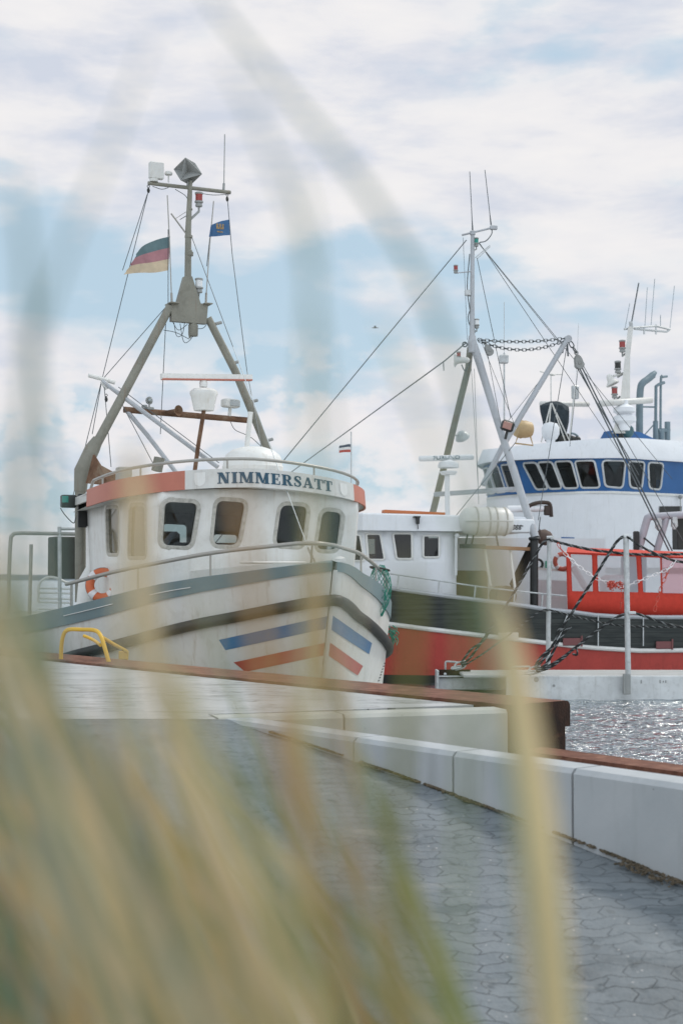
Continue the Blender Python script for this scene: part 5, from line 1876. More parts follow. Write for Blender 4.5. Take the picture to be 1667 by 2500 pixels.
p = t_pt(1267, 1285, 1.95)
part(MB().bbox(p, (.52, .45, .28), .02), 'locker_body', M['shipwhite'], t, 20)
mb = MB()
for k in range(3):
    c1 = t_pt(1252 + k * 8, 1290, 2.185)
    mb.torus(c1, (0, 1, 0), .022, .009, 12, 5)
    mb.bar(c1 + V((.0, 0, .04)), c1 + V((-.03, 0, .07)), .012, .02)
mb.bar(t_pt(1246, 1284, 2.185), t_pt(1276, 1284, 2.185), .012, .02)
part(mb, 'locker_marks', M['black'], t)
t = root('lifebuoy', 'orange lifebuoy behind the mooring post at the left edge of the red tent', 'lifebuoy', T, t_pt(1372, 1371, .7))
p = V(t['base'])
part(MB().torus(p, (0.1, 1, 0), .165, .05, 30, 10), 'ring', paint('buoy_red', (.5, .12, .08), .6), t, 60)
for k in range(4):
    a = R(45 + 90 * k)
    part(MB().torus(p, (0.1, 1, 0), .165, .053, 5, 10, a - .2, a + .2), 'white_band', M['chainw'], t, 60)

# --- red canvas shelter
CY = 2.3
cpt = lambda px, py, Y=CY: T.at(px, py, Y=Y)
t = root('canvas_shelter', 'bright red canvas shelter with clear plastic windows on the trawler deck', 'tent', T, cpt(1500, 1505))
xl, xr2 = cpt(1383, 1420).x, cpt(1760, 1420).x
tb_ = [cpt(1385, 1500), cpt(1720, 1514)]
tt = [cpt(1381, 1348), cpt(1720, 1362)]
bx_ = [tuple(tb_[0].lerp(tb_[1], k / 16)) for k in range(17)]
tx_ = [tuple(tt[0].lerp(tt[1], k / 16)) for k in range(17)]
bx_ = [(x, y + .02 * math.sin(i * 1.3), z + .01 * math.sin(i * 2.1)) for i, (x, y, z) in enumerate(bx_)]
FR = Wall(T, bx_, tx_)
FR.ctr = np.array([float(np.mean([p_[0] for p_ in bx_])), -5.0, 2.0])
FR.front[:] = True
cw = [[(1392, 1353), (1444, 1355), (1446, 1444), (1396, 1443)], [(1457, 1356), (1551, 1359), (1557, 1446), (1460, 1444)], [(1564, 1360), (1610, 1362), (1612, 1447), (1569, 1446)], [(1614, 1362), (1690, 1364), (1690, 1449), (1616, 1448)]]
chh = [rounded(FR.quad(w_), .02, 2) for w_ in cw]
canv = part(FR.sheet(chh), 'canvas_front', M['tarp'], t, 40)
md = canv.modifiers.new('thickness', 'SOLIDIFY')
md.thickness = .012
for i, h in enumerate(chh):
    n = len(h)
    P = [FR(u, v, .006 + .008 * math.sin(u * 9 + v * 5)) for u, v in h]
    ct = np.mean(np.array(P), 0)
    part(MB().add(list(P) + [ct], [(k, (k + 1) % n, n) for k in range(n)]), 'clear_window', M['pinkplastic'] if i == 3 else M['plastic'], t, 0)
# roof and end wall
rows = []
for f in (0, .08, .5, .92, 1):
    yy_ = CY + .03 - f * 1.3
    zz_ = .10 * math.sin(math.pi * f) + (.0 if 0 < f < 1 else -.02)
    rows.append([(p_[0] - .5 * f, yy_, p_[2] + zz_ + .02) for p_ in tx_])
part(MB().loft(rows), 'canvas_roof', cloth('red_tarp_top', (.70, .12, .09), .12, .2), t, 60)
rows = [[(x0 - .03 - .5 * f, CY - f * 1.25, z) for f in (0, .3, .6, 1)] for x0, z in ((tb_[0].x, tb_[0].z), (tt[0].x, tt[0].z))]
part(MB().loft(rows), 'canvas_end', M['tarp'], t, 0)
mb = MB().tube([cpt(1381, 1350, CY - .05), cpt(1700, 1362, CY - .05)], .02, 6)
for px in (1388, 1450, 1560, 1613):
    mb.tube([cpt(px, 1352, CY - .06), cpt(px + 3, 1500, CY - .06)], .018, 6)
part(mb, 'tent_frame', M['galv'], t)
# things dimly seen inside: a slanting beam, a pale box, blue crates
part(MB().tube([cpt(1398, 1385, 1.6), cpt(1438, 1450, 1.6)], .07, 8), 'inner_beam', M['white'], t)
t2 = root('fish_crate', 'pale rounded bin seen through the tent\'s middle plastic window', 'bin', T, cpt(1500, 1450, 1.7))
part(MB().bbox(cpt(1500, 1432, 1.7), (.52, .5, .5), .08), 'bin_body', M['shipwhite'], t2, 30)
t2 = root('fish_crate', 'blue crate stack seen through the red tent\'s window beside the second mooring post', 'crate', T, cpt(1540, 1450, 1.5))
part(MB().bbox(cpt(1546, 1385, 1.5), (.4, .5, .5), .03).bbox(cpt(1538, 1430, 1.5), (.5, .5, .5), .03), 'crate_body', paint('crate_blue', (.10, .22, .36), .5, var=.2), t2, 0)

# ================================================================ WHITE SHIP BEHIND
fa = R(215)
S = Frame(7.8 - 3.2 * math.cos(fa) - 2.9 * -math.sin(fa) * 1.0, 42 - 3.2 * math.sin(fa) - 2.9 * math.cos(fa) * 1.0, fa)
SW = 2.9
ship = root('ship', 'big white ship with blue window band and blue funnel casing behind the trawler', 'ship', S, (0, 0, 0))
sY = lambda px, py, Y=SW: S.at(px, py, Y=Y)
xc = 3.2                        # where the flat side turns into the rounded front


def ship_plan(xfront, half, aftx, grow_=0.0):
    P = [(aftx, half + grow_), (-4, half + grow_), (0, half + grow_), (xc - 1.2, half + grow_), (xc - .4, half - .08 + grow_), (xc + .15, half - .55 + grow_ * .8)]
    y0 = P[-1][1]
    for y in np.linspace(y0, -y0, 9)[1:-1]:
        k = 1 - (y / y0) ** 2
        P.append((xc + .15 + (xfront - xc - .15) * k + grow_ * .4, y))
    return P + [(x, -y) for x, y in P[:6][::-1]]


zsill = S.at(1478, 1197, Y=SW).z
zhead = S.at(1478, 1116, Y=SW).z
print('ship z', zsill, zhead)
pb = ship_plan(xc + .85, SW - .08, -7)
pt_ = ship_plan(xc + 1.25, SW + .10, -7)
BW = Wall(S, [(x, y, zsill) for x, y in pb], [(x, y, zhead) for x, y in pt_])
# windows: five raked on the front, three on the side (photo corners)
sw = [[(1268, 1127), (1290, 1128), (1300, 1175), (1280, 1177)], [(1284, 1127), (1313, 1127), (1330, 1179), (1306, 1178)], [(1317, 1127), (1350, 1128), (1370, 1180), (1342, 1179)], [(1357, 1128), (1390, 1128), (1413, 1182), (1379, 1181)],
      [(1405, 1129), (1440, 1130), (1463, 1182), (1428, 1182)], [(1464, 1131), (1517, 1132), (1523, 1185), (1491, 1186)], [(1530, 1133), (1564, 1134), (1572, 1187), (1544, 1187)], [(1577, 1135), (1610, 1136), (1619, 1189), (1588, 1189)]]
raw = [BW.quad(w_) for w_ in sw]
U2 = BW.U / 2
# regular row across the front: take the photo's heights, spread evenly round the curve so that no two meet
vlo, vhi = .12 * BW.H, .90 * BW.H
def at_u(px, py):
    return BW.uv(px, py)[0]
front_u = [at_u(1388, 1155) + .0]
holes_s = []
for a, b in ((1471, 1520), (1533, 1567), (1581, 1613)):
    u0, u1 = at_u(b, 1160), at_u(a, 1160)
    u0, u1 = min(u0, u1), max(u0, u1)
    holes_s.append(rounded([(u0, vhi), (u1 + .06, vhi), (u1 - .12, vlo + .03), (u0 - .02, vlo)], .12, 4))
cen_ = [at_u(px, 1155) for px in (1433, 1384, 1342, 1306)]
ws = .30
prev = None
for k, u in enumerate(cen_):
    w_ = min(.36, .42 * (abs(cen_[k] - cen_[k + 1]) if k + 1 < len(cen_) else abs(cen_[k - 1] - cen_[k])))
    holes_s.append(rounded([(u - w_ + .13, vhi), (u + w_ + .13, vhi), (u + w_ - .13, vlo), (u - w_ - .13, vlo)], .09, 4))
for u in (cen_[-1] + abs(cen_[-1] - cen_[-2]),):
    pass
lastu = max(max(p_[0] for p_ in h) for h in holes_s)
u = lastu + .35
while u + .9 < U2 + 4.2:
    holes_s.append(rounded([(u, vhi), (u + .66, vhi), (u + .66, vlo), (u, vlo)], .09, 4))
    u += .86
o = part(BW.sheet(holes_s), 'bridge', M['shipblue'], ship, 30, 'blue band with the bridge windows')
for h in holes_s:
    window_b(BW, h, ship, ship['base'], fw=.05, ft=.03, fm=M['alu'])
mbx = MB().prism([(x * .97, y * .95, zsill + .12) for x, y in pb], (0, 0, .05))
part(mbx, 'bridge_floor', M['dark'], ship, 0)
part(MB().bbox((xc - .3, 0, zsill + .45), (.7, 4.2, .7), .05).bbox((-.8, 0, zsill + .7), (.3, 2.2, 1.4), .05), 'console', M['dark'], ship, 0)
# hull and house below the band
pl0 = ship_plan(xc + .75, SW - .08, -7)
rows = [[(x, y, z) for x, y in pl0] for z in (-.6, .9, 2.2, zsill - .05)]
part(MB().loft(rows), 'superstructure', M['shipwhite'], ship, 40)
pl1 = ship_plan(xc + .78, SW - .05, -7)
part(MB().loft([[(x, y, zsill - .07) for x, y in pl1], [(x, y, zsill + .0) for x, y in pl1], [(x * .99, y * .98, zsill + .001) for x, y in pl1]]), 'sill_moulding', M['white'], ship, 30)
part(MB().loft([[(x * 1.002, y + .03 * (1 if y > 0 else -1), 2.25) for x, y in pl0], [(x * 1.002, y + .03 * (1 if y > 0 else -1), 2.42) for x, y in pl0]]), 'deck_edge', M['grey'], ship, 30)
# roof: deep fascia, cambered
pv = ship_plan(xc + 1.75, SW + .22, -7, .0)
crest = lambda x, y: zhead + .08 + .58 * max(0, 1 - ((x - .8) / 5.5) ** 2) ** .7
rows = [[(x, y * .97, zhead) for x, y in pv], [(x, y, zhead - .02) for x, y in pv], [(x, y, zhead + .07) for x, y in pv], [(x * .97, y * .93, crest(x, y)) for x, y in pv], [(x * .6, y * .5, crest(x, y) + .12) for x, y in pv], [(x * .1, y * .05, crest(0, 0) + .15) for x, y in pv]]
part(MB().loft(rows, True), 'bridge_roof', M['shipwhite'], ship, 35)
part(MB().loft([[(x, y * .99, zhead + .012) for x, y in pv], [(x * .3, y * .3, zhead + .012) for x, y in pv]], True), 'soffit', M['shipwhite'], ship, 0)
# blue funnel casing and pipes (plane of the centre line)
f_ = lambda px, py, Y=1.2: S.at(px, py, Y=Y)
poly = [f_(1483, 1086), f_(1486, 1070), f_(1496, 1051), f_(1540, 1058), f_(1600, 1086), f_(1655, 1112), f_(1655, 1125), f_(1480, 1110)]
part(MB().prism(poly, (0, .8, 0)), 'funnel_casing', M['shipblue'], ship, 0)
part(MB().prism([p_ + V((0, .41, 0)) for p_ in (f_(1482, 1087), f_(1487, 1058), f_(1497, 1051), f_(1499, 1090))], (0, .02, 0)), 'funnel_vent', M['rubber'], ship, 0)
fg = paint('funnel_grey', (.17, .23, .26), .5, .1, var=.15, grime=.2)
part(MB().tube(spl([f_(1560, 1072), f_(1560, 1000), f_(1562, 950), f_(1568, 935), f_(1580, 926), f_(1592, 916)], 4), .115, 12).tube([f_(1590, 918), f_(1598, 909)], [.115, .07], 10), 'exhaust_pipe', fg, ship, 60)
part(MB().tube(spl([f_(1599, 1090), f_(1600, 960), f_(1602, 942), f_(1620, 934)], 4), .05, 8), 'exhaust_pipe', fg, ship)
part(MB().tube(spl([f_(1611, 1060), f_(1612, 930), f_(1616, 921), f_(1627, 919)], 4), .04, 8), 'exhaust_pipe', fg, ship)
part(MB().tube([f_(1560, 993), f_(1600, 994)], .03, 6).tube([f_(1565, 1070), f_(1596, 1035)], .02, 6).tube([f_(1630, 1075), f_(1640, 1110)], .025, 6), 'pipe_brace', fg, ship)
for a, b, r in (((1599, 1028), (1599, 1075), .085), ((1613, 1046), (1613, 1100), .10), ((1628, 1030), (1628, 1074), .095)):
    part(MB().tube([f_(*a), f_(*b)], r, 12), 'silencer', fg, ship, 40)
part(MB().tube([f_(1605, 1052), f_(1632, 1050)], .07, 8), 'silencer_pipe', fg, ship)
part(MB().ball(f_(1530, 1053, 1.6), .22, 12, (1, 1, 1)), 'vent_cowl', paint('cowl_teal', (.06, .14, .16), .5), ship)
# plated mast
k_ = lambda px, py, Y=1.4: S.at(px, py, Y=Y)
part(MB().loft([[k_(1494, 1058, 1.7), k_(1535, 1058, 1.7), k_(1535, 1058, 1.0), k_(1494, 1058, 1.0)], [k_(1512, 985, 1.6), k_(1537, 985, 1.6), k_(1537, 985, 1.1), k_(1512, 985, 1.1)], [k_(1524, 870, 1.5), k_(1537, 870, 1.5), k_(1537, 870, 1.25), k_(1524, 870, 1.25)], [k_(1532, 797, 1.45), k_(1545, 797, 1.45), k_(1545, 797, 1.3), k_(1532, 797, 1.3)]], True, True), 'mast', M['offwhite'], ship, 20)
part(MB().tube([k_(1522, 985), k_(1523, 1093)], .15, 12), 'mast_post', M['shipwhite'], ship)
part(MB().tube([k_(1523, 804), k_(1545, 800), k_(1600, 796), k_(1634, 804)], .035, 6).tube([k_(1548, 803), k_(1600, 808), k_(1626, 810), k_(1634, 804)], .035, 6).tube([k_(1600, 792), k_(1600, 816)], .03, 6).tube([k_(1571, 800), k_(1571, 816)], .03, 6).tube([k_(1538, 785), k_(1540, 800)], .06, 7), 'crosstree', M['galv'], ship)
for a, b, r in (((1558, 691), (1540, 790), .022), ((1536, 741), (1524, 805), .012), ((1579, 702), (1573, 796), .012), ((1597, 681), (1588, 794), .012), ((1645, 698), (1634, 802), .012), ((1611, 769), (1611, 796), .014)):
    part(MB().tube([k_(*a), k_(*b)], r, 5), 'whip_antenna', M['wire'] if r > .02 else M['wirel'], ship)
lantern(k_(1518, 845), ship, M['redlens'], 1.6, k_(1527, 862))
lantern(k_(1499, 958), ship, M['redlens'], 1.5, k_(1512, 968))
lantern(k_(1507, 896), ship, M['rubber'], 1.6, k_(1520, 912))
part(MB().lathe([(.04, .25), (.09, .2), (.12, .05), (.22, -.08), (.20, -.1), (.08, -.02)], k_(1492, 932), (.25, -.3, .85), 18).tube([k_(1497, 918), k_(1525, 910)], .04, 6), 'loudhailer', M['offwhite'], ship)
part(MB().tube([k_(1463, 985, 1.8), k_(1465, 985, 1.8), k_(1588, 977, 1.8), k_(1590, 977, 1.8)], [.06, .1, .1, .06], 12), 'radar_scanner', M['offwhite'], ship, 50)
part(MB().lathe([(.16, -.5), (.2, -.3), (.36, -.22), (.36, -.08), (.2, 0), (.34, .08), (.34, .2), (.12, .32), (.12, .45)], k_(1523, 1012, 1.8), n=22), 'radar_pedestal', M['shipwhite'], ship, 35)
r_ = lambda px, py, Y=.2: S.at(px, py, Y=Y)
part(MB().tube([r_(1318, 986), r_(1320, 986), r_(1434, 987), r_(1436, 987)], [.05, .085, .085, .05], 12), 'radar_scanner', M['offwhite'], ship, 50)
# folded canvas over a searchlight, guyed
rows = []
rng = random.Random(11)
for k, (py, wl, wr) in enumerate(((1078, 1334, 1372), (1060, 1332, 1376), (1030, 1330, 1378), (1005, 1326, 1383), (992, 1324, 1380), (984, 1336, 1366), (981, 1344, 1356))):
    a_, b_ = r_(wl, py, .4), r_(wr, py, .4)
    cc_, rr_ = a_.lerp(b_, .5), (b_ - a_).length / 2
    rows.append([cc_ + V((math.cos(a) * rr_ * (1 + .10 * math.sin(a * 5 + k)) + rng.uniform(-.03, .03), math.sin(a) * rr_ * .8 * (1 + .12 * math.cos(a * 4 + k * 2)), rng.uniform(-.02, .02))) for a in np.linspace(0, 2 * math.pi, 17)[:-1]])
part(MB().loft(rows, True, True), 'canvas_cover', M['tarpgrey'], ship, 30)
mb = MB()
for a, b in (((1344, 984), (1320, 1080)), ((1346, 984), (1390, 1078)), ((1344, 984), (1336, 1080)), ((1346, 984), (1378, 1076)), ((1402, 960), (1388, 1075))):
    mb.tube([r_(*a, .9), r_(*b, .9)], .02, 5)
part(mb, 'cover_guys', M['offwhite'], ship)
part(MB().tube([r_(1344, 915), r_(1344, 985)], .02, 6).tube([r_(1318, 907), r_(1320, 907), r_(1345, 914), r_(1372, 914)], .022, 6).ball(r_(1347, 915), .1, 8, (1, 1, .4)), 'loop_antenna', M['offwhite'], ship)
part(MB().bbox(r_(1403, 958, .6), (.22, .14, .42), .02).tube([r_(1400, 965, .6), r_(1390, 1078, .6)], .022, 6).tube([r_(1411, 790, .6), r_(1405, 945, .6)], .008, 5), 'signal_box', M['galv'], ship, 20)
part(MB().lathe([(.12, -.6), (.14, -.28), (.2, -.24), (.27, -.1), (.27, .1), (.2, .22), (.02, .27)], r_(1343, 1052, 1.2), n=20), 'satellite_dome', M['shipwhite'], ship)
mb = MB()
for px, py, rr_ in ((1372, 1071, .14), (1385, 1068, .16), (1396, 1072, .14), (1408, 1073, .13)):
    mb.ball(r_(px, py, .8), rr_, 10, (1, .8, .8))
part(mb, 'rope_coil', M['rubber'], ship)
part(MB().tube(spl([r_(1386, 1066, .8), r_(1395, 1058, .8), r_(1408, 1064, .8), r_(1412, 1076, .8)], 4), .035, 7), 'vent_hoop', fg, ship)
# name plate (no readable words), dark nameboard, lamp on the side
b2 = sY(1387, 1316, SW + .02)
tree = BVHTree.FromPolygons([V(p_) for r in rows for p_ in r], [(0, 1, 2)])
hb2 = MB().loft([[(x, y, z) for x, y in pl0] for z in (-.6, zsill)])
HT = BVHTree.FromPolygons([V(p_) for p_ in hb2.v], hb2.f)
decal(S, HT, [(1370, 1311), (1402, 1312), (1403, 1321), (1371, 1320)], 'name_plate', M['shipblue'], ship, 4, 2, .03)
mb = MB()
for k in range(9):
    if k == 2:
        continue
    p_ = hit(S, HT, 1374.5 + k * 2.9, 1316 + k * .1, .036)
    mb.bbox(p_, (.012, .02, .035), .002)
part(mb, 'name_plate_marks', M['white'], ship, 0)
rows2 = [[hit(S, HT, px, py, .03) for px in np.linspace(1607, 1661, 6)] for py in (1236, 1255)]
if all(p_ for r in rows2 for p_ in r):
    part(MB().loft(rows2), 'name_board', M['rubber'], ship, 0)
p_ = hit(S, HT, 1652, 1214, .12)
if p_:
    part(MB().ball(p_, .07, 8).tube([p_, p_ - V((0, 0, .5))], .015, 5), 'side_lamp', M['grey'], ship)

# ================================================================ PONTOON WITH POSTS, ROPES AND CHAIN
PD = 25.3
g_ = lambda px, py, Y=PD: W.at(px, py, Y=Y)
pz = g_(1400, 1650).z
xl, xr3 = g_(1236, 1650).x, 9.5
pon = root('pontoon', 'grey aluminium landing pontoon lying low on the water beside the trawler', 'pontoon', W, (xl, PD, 0.0))
part(MB().bbox(((xl + xr3) / 2, PD + .06, pz / 2 - .1), (xr3 - xl, .12, pz + .2), .01), 'side_girder', M['alu'], pon, 20)
part(MB().bbox(((xl + xr3) / 2 - .3, PD + .80, pz - .02), (xr3 - xl + .9, 1.34, .05), .01), 'deck_plate', paint('pontoon_deck', (.42, .43, .42), .7, var=.12, grime=.3), pon, 20)
part(MB().bbox(((xl + xr3) / 2, PD + 1.55, pz / 2 - .1), (xr3 - xl, .1, pz + .2), .01), 'side_girder', M['alu'], pon, 20)
for k in range(4):
    part(MB().bbox((xl + .9 + k * 2.2, PD + .8, -.15), (1.2, 1.2, .5), .05), 'float_tank', M['rubber'], pon, 20)
x2 = g_(1068, 1660, 26.5).x
part(MB().bbox(((x2 + xl) / 2 + .15, 26.45, .20), (xl - x2 + .3, .1, .24), .01).bbox(((x2 + xl) / 2 + .15, 26.38, .335), (xl - x2 + .3, .16, .03), .005), 'end_girder', M['alu'], pon, 20)
part(MB().bbox((x2 - .02, 26.4, .24), (.05, .4, .42), .01), 'end_bracket', M['galv'], pon, 20)
part(MB().bbox(((x2 + xl) / 2 + .1, 26.43, .02), (xl - x2 + .3, .12, .12), .02), 'end_timber', M['rubber'], pon, 20)
part(MB().bbox(g_(1108, 1645, 26.35), (.60, .03, .16), .01), 'anchor_plate', M['rustdark'], pon, 0)
mb = MB()
for px, py in ((1086, 1646), (1134, 1644)):
    mb.lathe([(.03, -.02), (.03, .02), (.015, .03)], g_(px, py, 26.32), (0, -1, 0), 10)
part(mb, 'bolts', M['galv'], pon)
part(MB().tube(spl([g_(1087, 1636, 26.4), g_(1087, 1619, 26.4), g_(1092, 1615, 26.4), g_(1118, 1617, 26.4)], 3), .02, 6).tube([g_(1250, 1648, 26.0), g_(1250, 1628, 26.0), g_(1292, 1627, 26.0), g_(1293, 1640, 26.0)], .02, 6), 'mooring_bracket', M['galv'], pon)
mb = MB().lathe([(.045, -.02), (.045, .012), (.02, .02)], g_(1308, 1659), (0, -1, 0), 14).lathe([(.025, -.02), (.025, .012)], g_(1351, 1674), (0, -1, 0), 10)
part(mb, 'girder_bolts', M['grey'], pon)
mb = MB()
for px, h in ((1564, 8), (1610, 7), (1618, 4), (1624, 6)):
    mb.bbox(g_(px, 1664) - V((0, .004, 0)), (.02, .01, h * .008), .002)
part(mb, 'scratch_marks', M['grey'], pon, 0)

posts = []
for px, pt1, pb1, Y, w_, lab in ((1339, 1316, 1628, 25.9, .085, 'slimmer of the two grey posts on the pontoon, nearer the trawler\'s black mast foot'), (1530, 1312, 1690, 25.2, .10, 'thicker grey post bolted to the pontoon\'s front girder before the red tent')):
    p = g_(px + (3 if w_ > .09 else -2), pb1, Y)
    t = root('mooring_post', lab, 'post', W, p, 'posts on the pontoon')
    top = g_(px - 3 if w_ > .09 else px + 1, pt1, Y)
    part(MB().tube([p, p.lerp(top, .5), top], w_ / 2, 16), 'post_tube', M['galv'], t, 50)
    part(MB().bbox(top + V((.02, 0, .015)), (w_ * 1.35, w_ * 1.2, .05), .012).tube([top + V((-.05, -.03, .03)), top + V((.06, -.03, .035))], .026, 8), 'rope_clip', M['alu'], t, 30)
    if w_ > .09:
        part(MB().bbox(g_(1531, 1670, Y - .04), (.10, .05, .36), .01).bbox(g_(1522, 1670, Y - .05), (.03, .08, .36), .005), 'post_bracket', M['grey'], t, 20)
        part(MB().bbox(g_(1541, 1496, Y - .02), (.13, .12, .05), .01), 'rope_clip', M['alu'], t, 20)
    else:
        part(MB().bbox(g_(1330, 1489, Y - .02), (.10, .1, .05), .01), 'rope_clip', M['grey'], t, 20)
    posts.append(t)
A_an, B_an = g_(1306, 1636, 25.25), g_(1126, 1624, 26.3)
rp_ = M['rope'], M['ropew']


def rope(pts, label, r=.028, Ys=None):
    P = [g_(*p[:2], p[2] if len(p) > 2 else 25.2) for p in pts]
    P = spl(P, 6) if len(P) > 2 else catenary(P[0], P[1], .02)
    mb = MB().rope(P, r)
    return solo(mb, 'mooring_rope', rp_, W, P[0], label, 'rope', 'ropes on the pontoon', 60)


rope([(1306, 1634, 25.15), (1340, 1590), (1372, 1532), (1440, 1426), (1490, 1344), (1508, 1319), (1520, 1311), (1534, 1313, 25.15), (1560, 1332, 25.2), (1600, 1352, 25.3), (1645, 1369, 25.4), (1700, 1376, 25.5)], 'black flecked rope rising from the girder ring over the thicker post\'s top')
rope([(1126, 1624, 26.2), (1150, 1602, 26.2), (1190, 1545, 26.1), (1237, 1474, 26.0), (1290, 1385, 25.9), (1318, 1335, 25.85), (1330, 1320, 25.82), (1341, 1316, 25.8)], 'black flecked rope from the pontoon\'s left end up to the slimmer post\'s top', .024)
rope([(1341, 1316, 25.8), (1352, 1321, 25.8), (1430, 1340, 25.6), (1518, 1351, 25.4), (1590, 1354, 25.5), (1700, 1352, 25.6)], 'black rope sagging from the slimmer post\'s top across the red tent\'s roof edge', .026)
rope([(1308, 1638, 25.12), (1350, 1620), (1400, 1584), (1450, 1545), (1500, 1510), (1530, 1497), (1544, 1496), (1580, 1507), (1622, 1522), (1700, 1540)], 'black flecked rope from the girder ring to the clip halfway up the thicker post', .026)
rope([(1128, 1627, 26.2), (1160, 1608, 26.2), (1215, 1570, 26.1), (1280, 1520, 25.9), (1312, 1496, 25.85), (1330, 1489, 25.8), (1350, 1491, 25.7), (1387, 1501, 25.6), (1440, 1514, 25.5), (1510, 1527, 25.4), (1582, 1530, 25.4), (1640, 1531, 25.4), (1700, 1532, 25.5)], 'thin black flecked rope passing the slimmer post at half height, along the black bulwark', .017)
rope([(1310, 1636, 25.1), (1335, 1618), (1362, 1566), (1380, 1540), (1392, 1530)], 'short frayed rope end tied alongside the others above the girder ring', .026)
rope([(1312, 1640, 25.08), (1345, 1628), (1375, 1606), (1403, 1582), (1408, 1598), (1397, 1597)], 'short rope tail with a hooked end beside the thicker post\'s lower rope', .024)
rope([(1303, 1632, 25.1), (1318, 1606), (1350, 1575), (1362, 1540), (1376, 1532)], 'short black rope loop rising from the girder ring, nearest the slimmer post', .024)
rope([(1124, 1620, 26.15), (1150, 1585, 26.1), (1178, 1566, 26.1), (1196, 1540, 26.05)], 'short doubled rope end at the pontoon\'s left anchor plate', .022)
for an, lab in ((A_an, 'galvanised shackle rings holding the ropes on the pontoon\'s deck edge'), (B_an, 'galvanised shackle at the pontoon\'s dark left anchor plate')):
    mb = MB()
    sgn = -1
    mb.link(an + V((-.03, -.05, .0)), (1, 0, .35), (0, 0.2, 1), .22, .13, .02).link(an + V((-.10, -.05, -.04)), (1, 0, .2), (0, 1, .2), .18, .11, .02)
    mb.lathe([(.03, -.03), (.03, .03)], an + V((-.17, -.05, -.05)), (0, 1, 0), 10)
    solo(mb, 'shackle', M['galv'], W, an + V((-.1, -.05, -.06)), lab, 'shackle', 'shackles on the pontoon')
# red and white plastic chain
t = root('barrier_chain', 'red and white plastic chain slung between the two pontoon posts and a rope', 'chain', W, g_(1502, 1431, 25.3))


def pchain(pts, m, name):
    P = spl([g_(*p[:2], p[2] if len(p) > 2 else 25.4) for p in pts], 5)
    return part(MB().chain(P, .105, .05, .0085), name, m, t, 60)


pchain([(1360, 1326, 25.75), (1368, 1340, 25.7), (1376, 1349, 25.7)], M['chainr'], 'red_links')
pchain([(1376, 1349, 25.7), (1410, 1381, 25.6), (1450, 1409, 25.5), (1486, 1424, 25.4)], M['chainw'], 'white_links')
pchain([(1500, 1431, 25.3), (1520, 1434, 25.3), (1537, 1427, 25.3), (1570, 1414, 25.3), (1612, 1397, 25.3), (1632, 1387, 25.3), (1647, 1368, 25.4)], M['chainw'], 'white_links')
pchain([(1630, 1388, 25.35), (1626, 1404, 25.35), (1616, 1424, 25.35), (1608, 1450, 25.35), (1601, 1472, 25.35), (1597, 1492, 25.35)], M['chainr'], 'red_links')
pchain([(1519, 1436, 25.25), (1519, 1455, 25.25), (1516, 1470, 25.25), (1514, 1484, 25.25)], M['chainr'], 'red_links')
mb = MB()
rng = random.Random(4)
for k in range(20):
    p = g_(1485 + rng.uniform(0, 34), 1430 + rng.uniform(-9, 10) * (1 - abs(k - 10) / 14), 25.3 + rng.uniform(-.05, .05))
    mb.link(p, (rng.uniform(-1, 1), rng.uniform(-.3, .3), rng.uniform(-1, 1)), (rng.uniform(-1, 1), 1, rng.uniform(-1, 1)), .11, .055, .009)
part(mb, 'tangled_links', M['chainr'], t, 60)

# ================================================================ A GULL, FAR OFF
bp = W.at(915, 800, Y=75)
t = root('gull', 'distant dark gull gliding between the two masts', 'bird', W, bp)
part(MB().loft([[bp + V((x, r * math.cos(a), r * .8 * math.sin(a))) for a in np.linspace(0, 2 * math.pi, 9)[:-1]] for x, r in ((-.18, .005), (-.1, .035), (0, .045), (.1, .035), (.16, .022), (.2, .004))], True, True).loft([[bp + V((.05, s, .02 + .05 * abs(s) ** .7)), bp + V((-.05 + .03 * abs(s), s, .015 + .05 * abs(s) ** .7)), bp + V((.0, s, .03 + .05 * abs(s) ** .7))] for s in np.linspace(-.32, .32, 13)], True), 'body', M['grey'], t, 60)

# ================================================================ DUNE GRASS CLOSE TO THE LENS
def blade_mat(name, col, trans=0.35, var=.15):
    q = NT(name)
    n1 = q.noise(q.mapping((8, 8, 2)), 6, 4)
    cc = q.ramp(n1, [(0.3, tuple(x * (1 - var) for x in col)), (0.7, tuple(x * (1 + var) for x in col))])
    q.color(cc)
    q.set(0.55, 0, 0.25)
    tr = q.n('ShaderNodeBsdfTranslucent')
    q.l(cc, tr.inputs[0])
    mx = q.n('ShaderNodeMixShader')
    mx.inputs[0].default_value = trans
    q.l(q.b.outputs[0], mx.inputs[1])
    q.l(tr.outputs[0], mx.inputs[2])
    q.l(mx.outputs[0], q.t.nodes['Material Output'].inputs[0])
    return q.m


GM = [blade_mat('blade_straw', (.72, .60, .36), .5), blade_mat('blade_ochre', (.60, .36, .10), .5), blade_mat('blade_olive', (.20, .21, .07), .5), blade_mat('blade_beige', (.60, .48, .30), .45), blade_mat('blade_green', (.20, .26, .11), .5), blade_mat('blade_grey', (.20, .29, .26), .3), blade_mat('blade_brown', (.42, .26, .12), .45)]


def blade(mb, P, w0, w1, mi, fold=.35):
    """folded ribbon: P centre line root to tip, widths in metres"""
    mb.cur = mi
    n = len(P)
    rows = []
    for i, p in enumerate(P):
        d = V(P[min(i + 1, n - 1)]) - V(P[max(i - 1, 0)])
        d.normalize()
        f = i / (n - 1)
        w_ = (w0 + (w1 - w0) * f) * (1 - max(0, (f - .85) / .15) ** 2 * .9)
        vd = (V(p) - V((0, 0, CZ))).normalized()
        s = d.cross(vd).normalized()
        rows.append([V(p) - s * w_ / 2, V(p) + vd * w_ * fold * .5, V(p) + s * w_ / 2])
    mb.loft(rows)


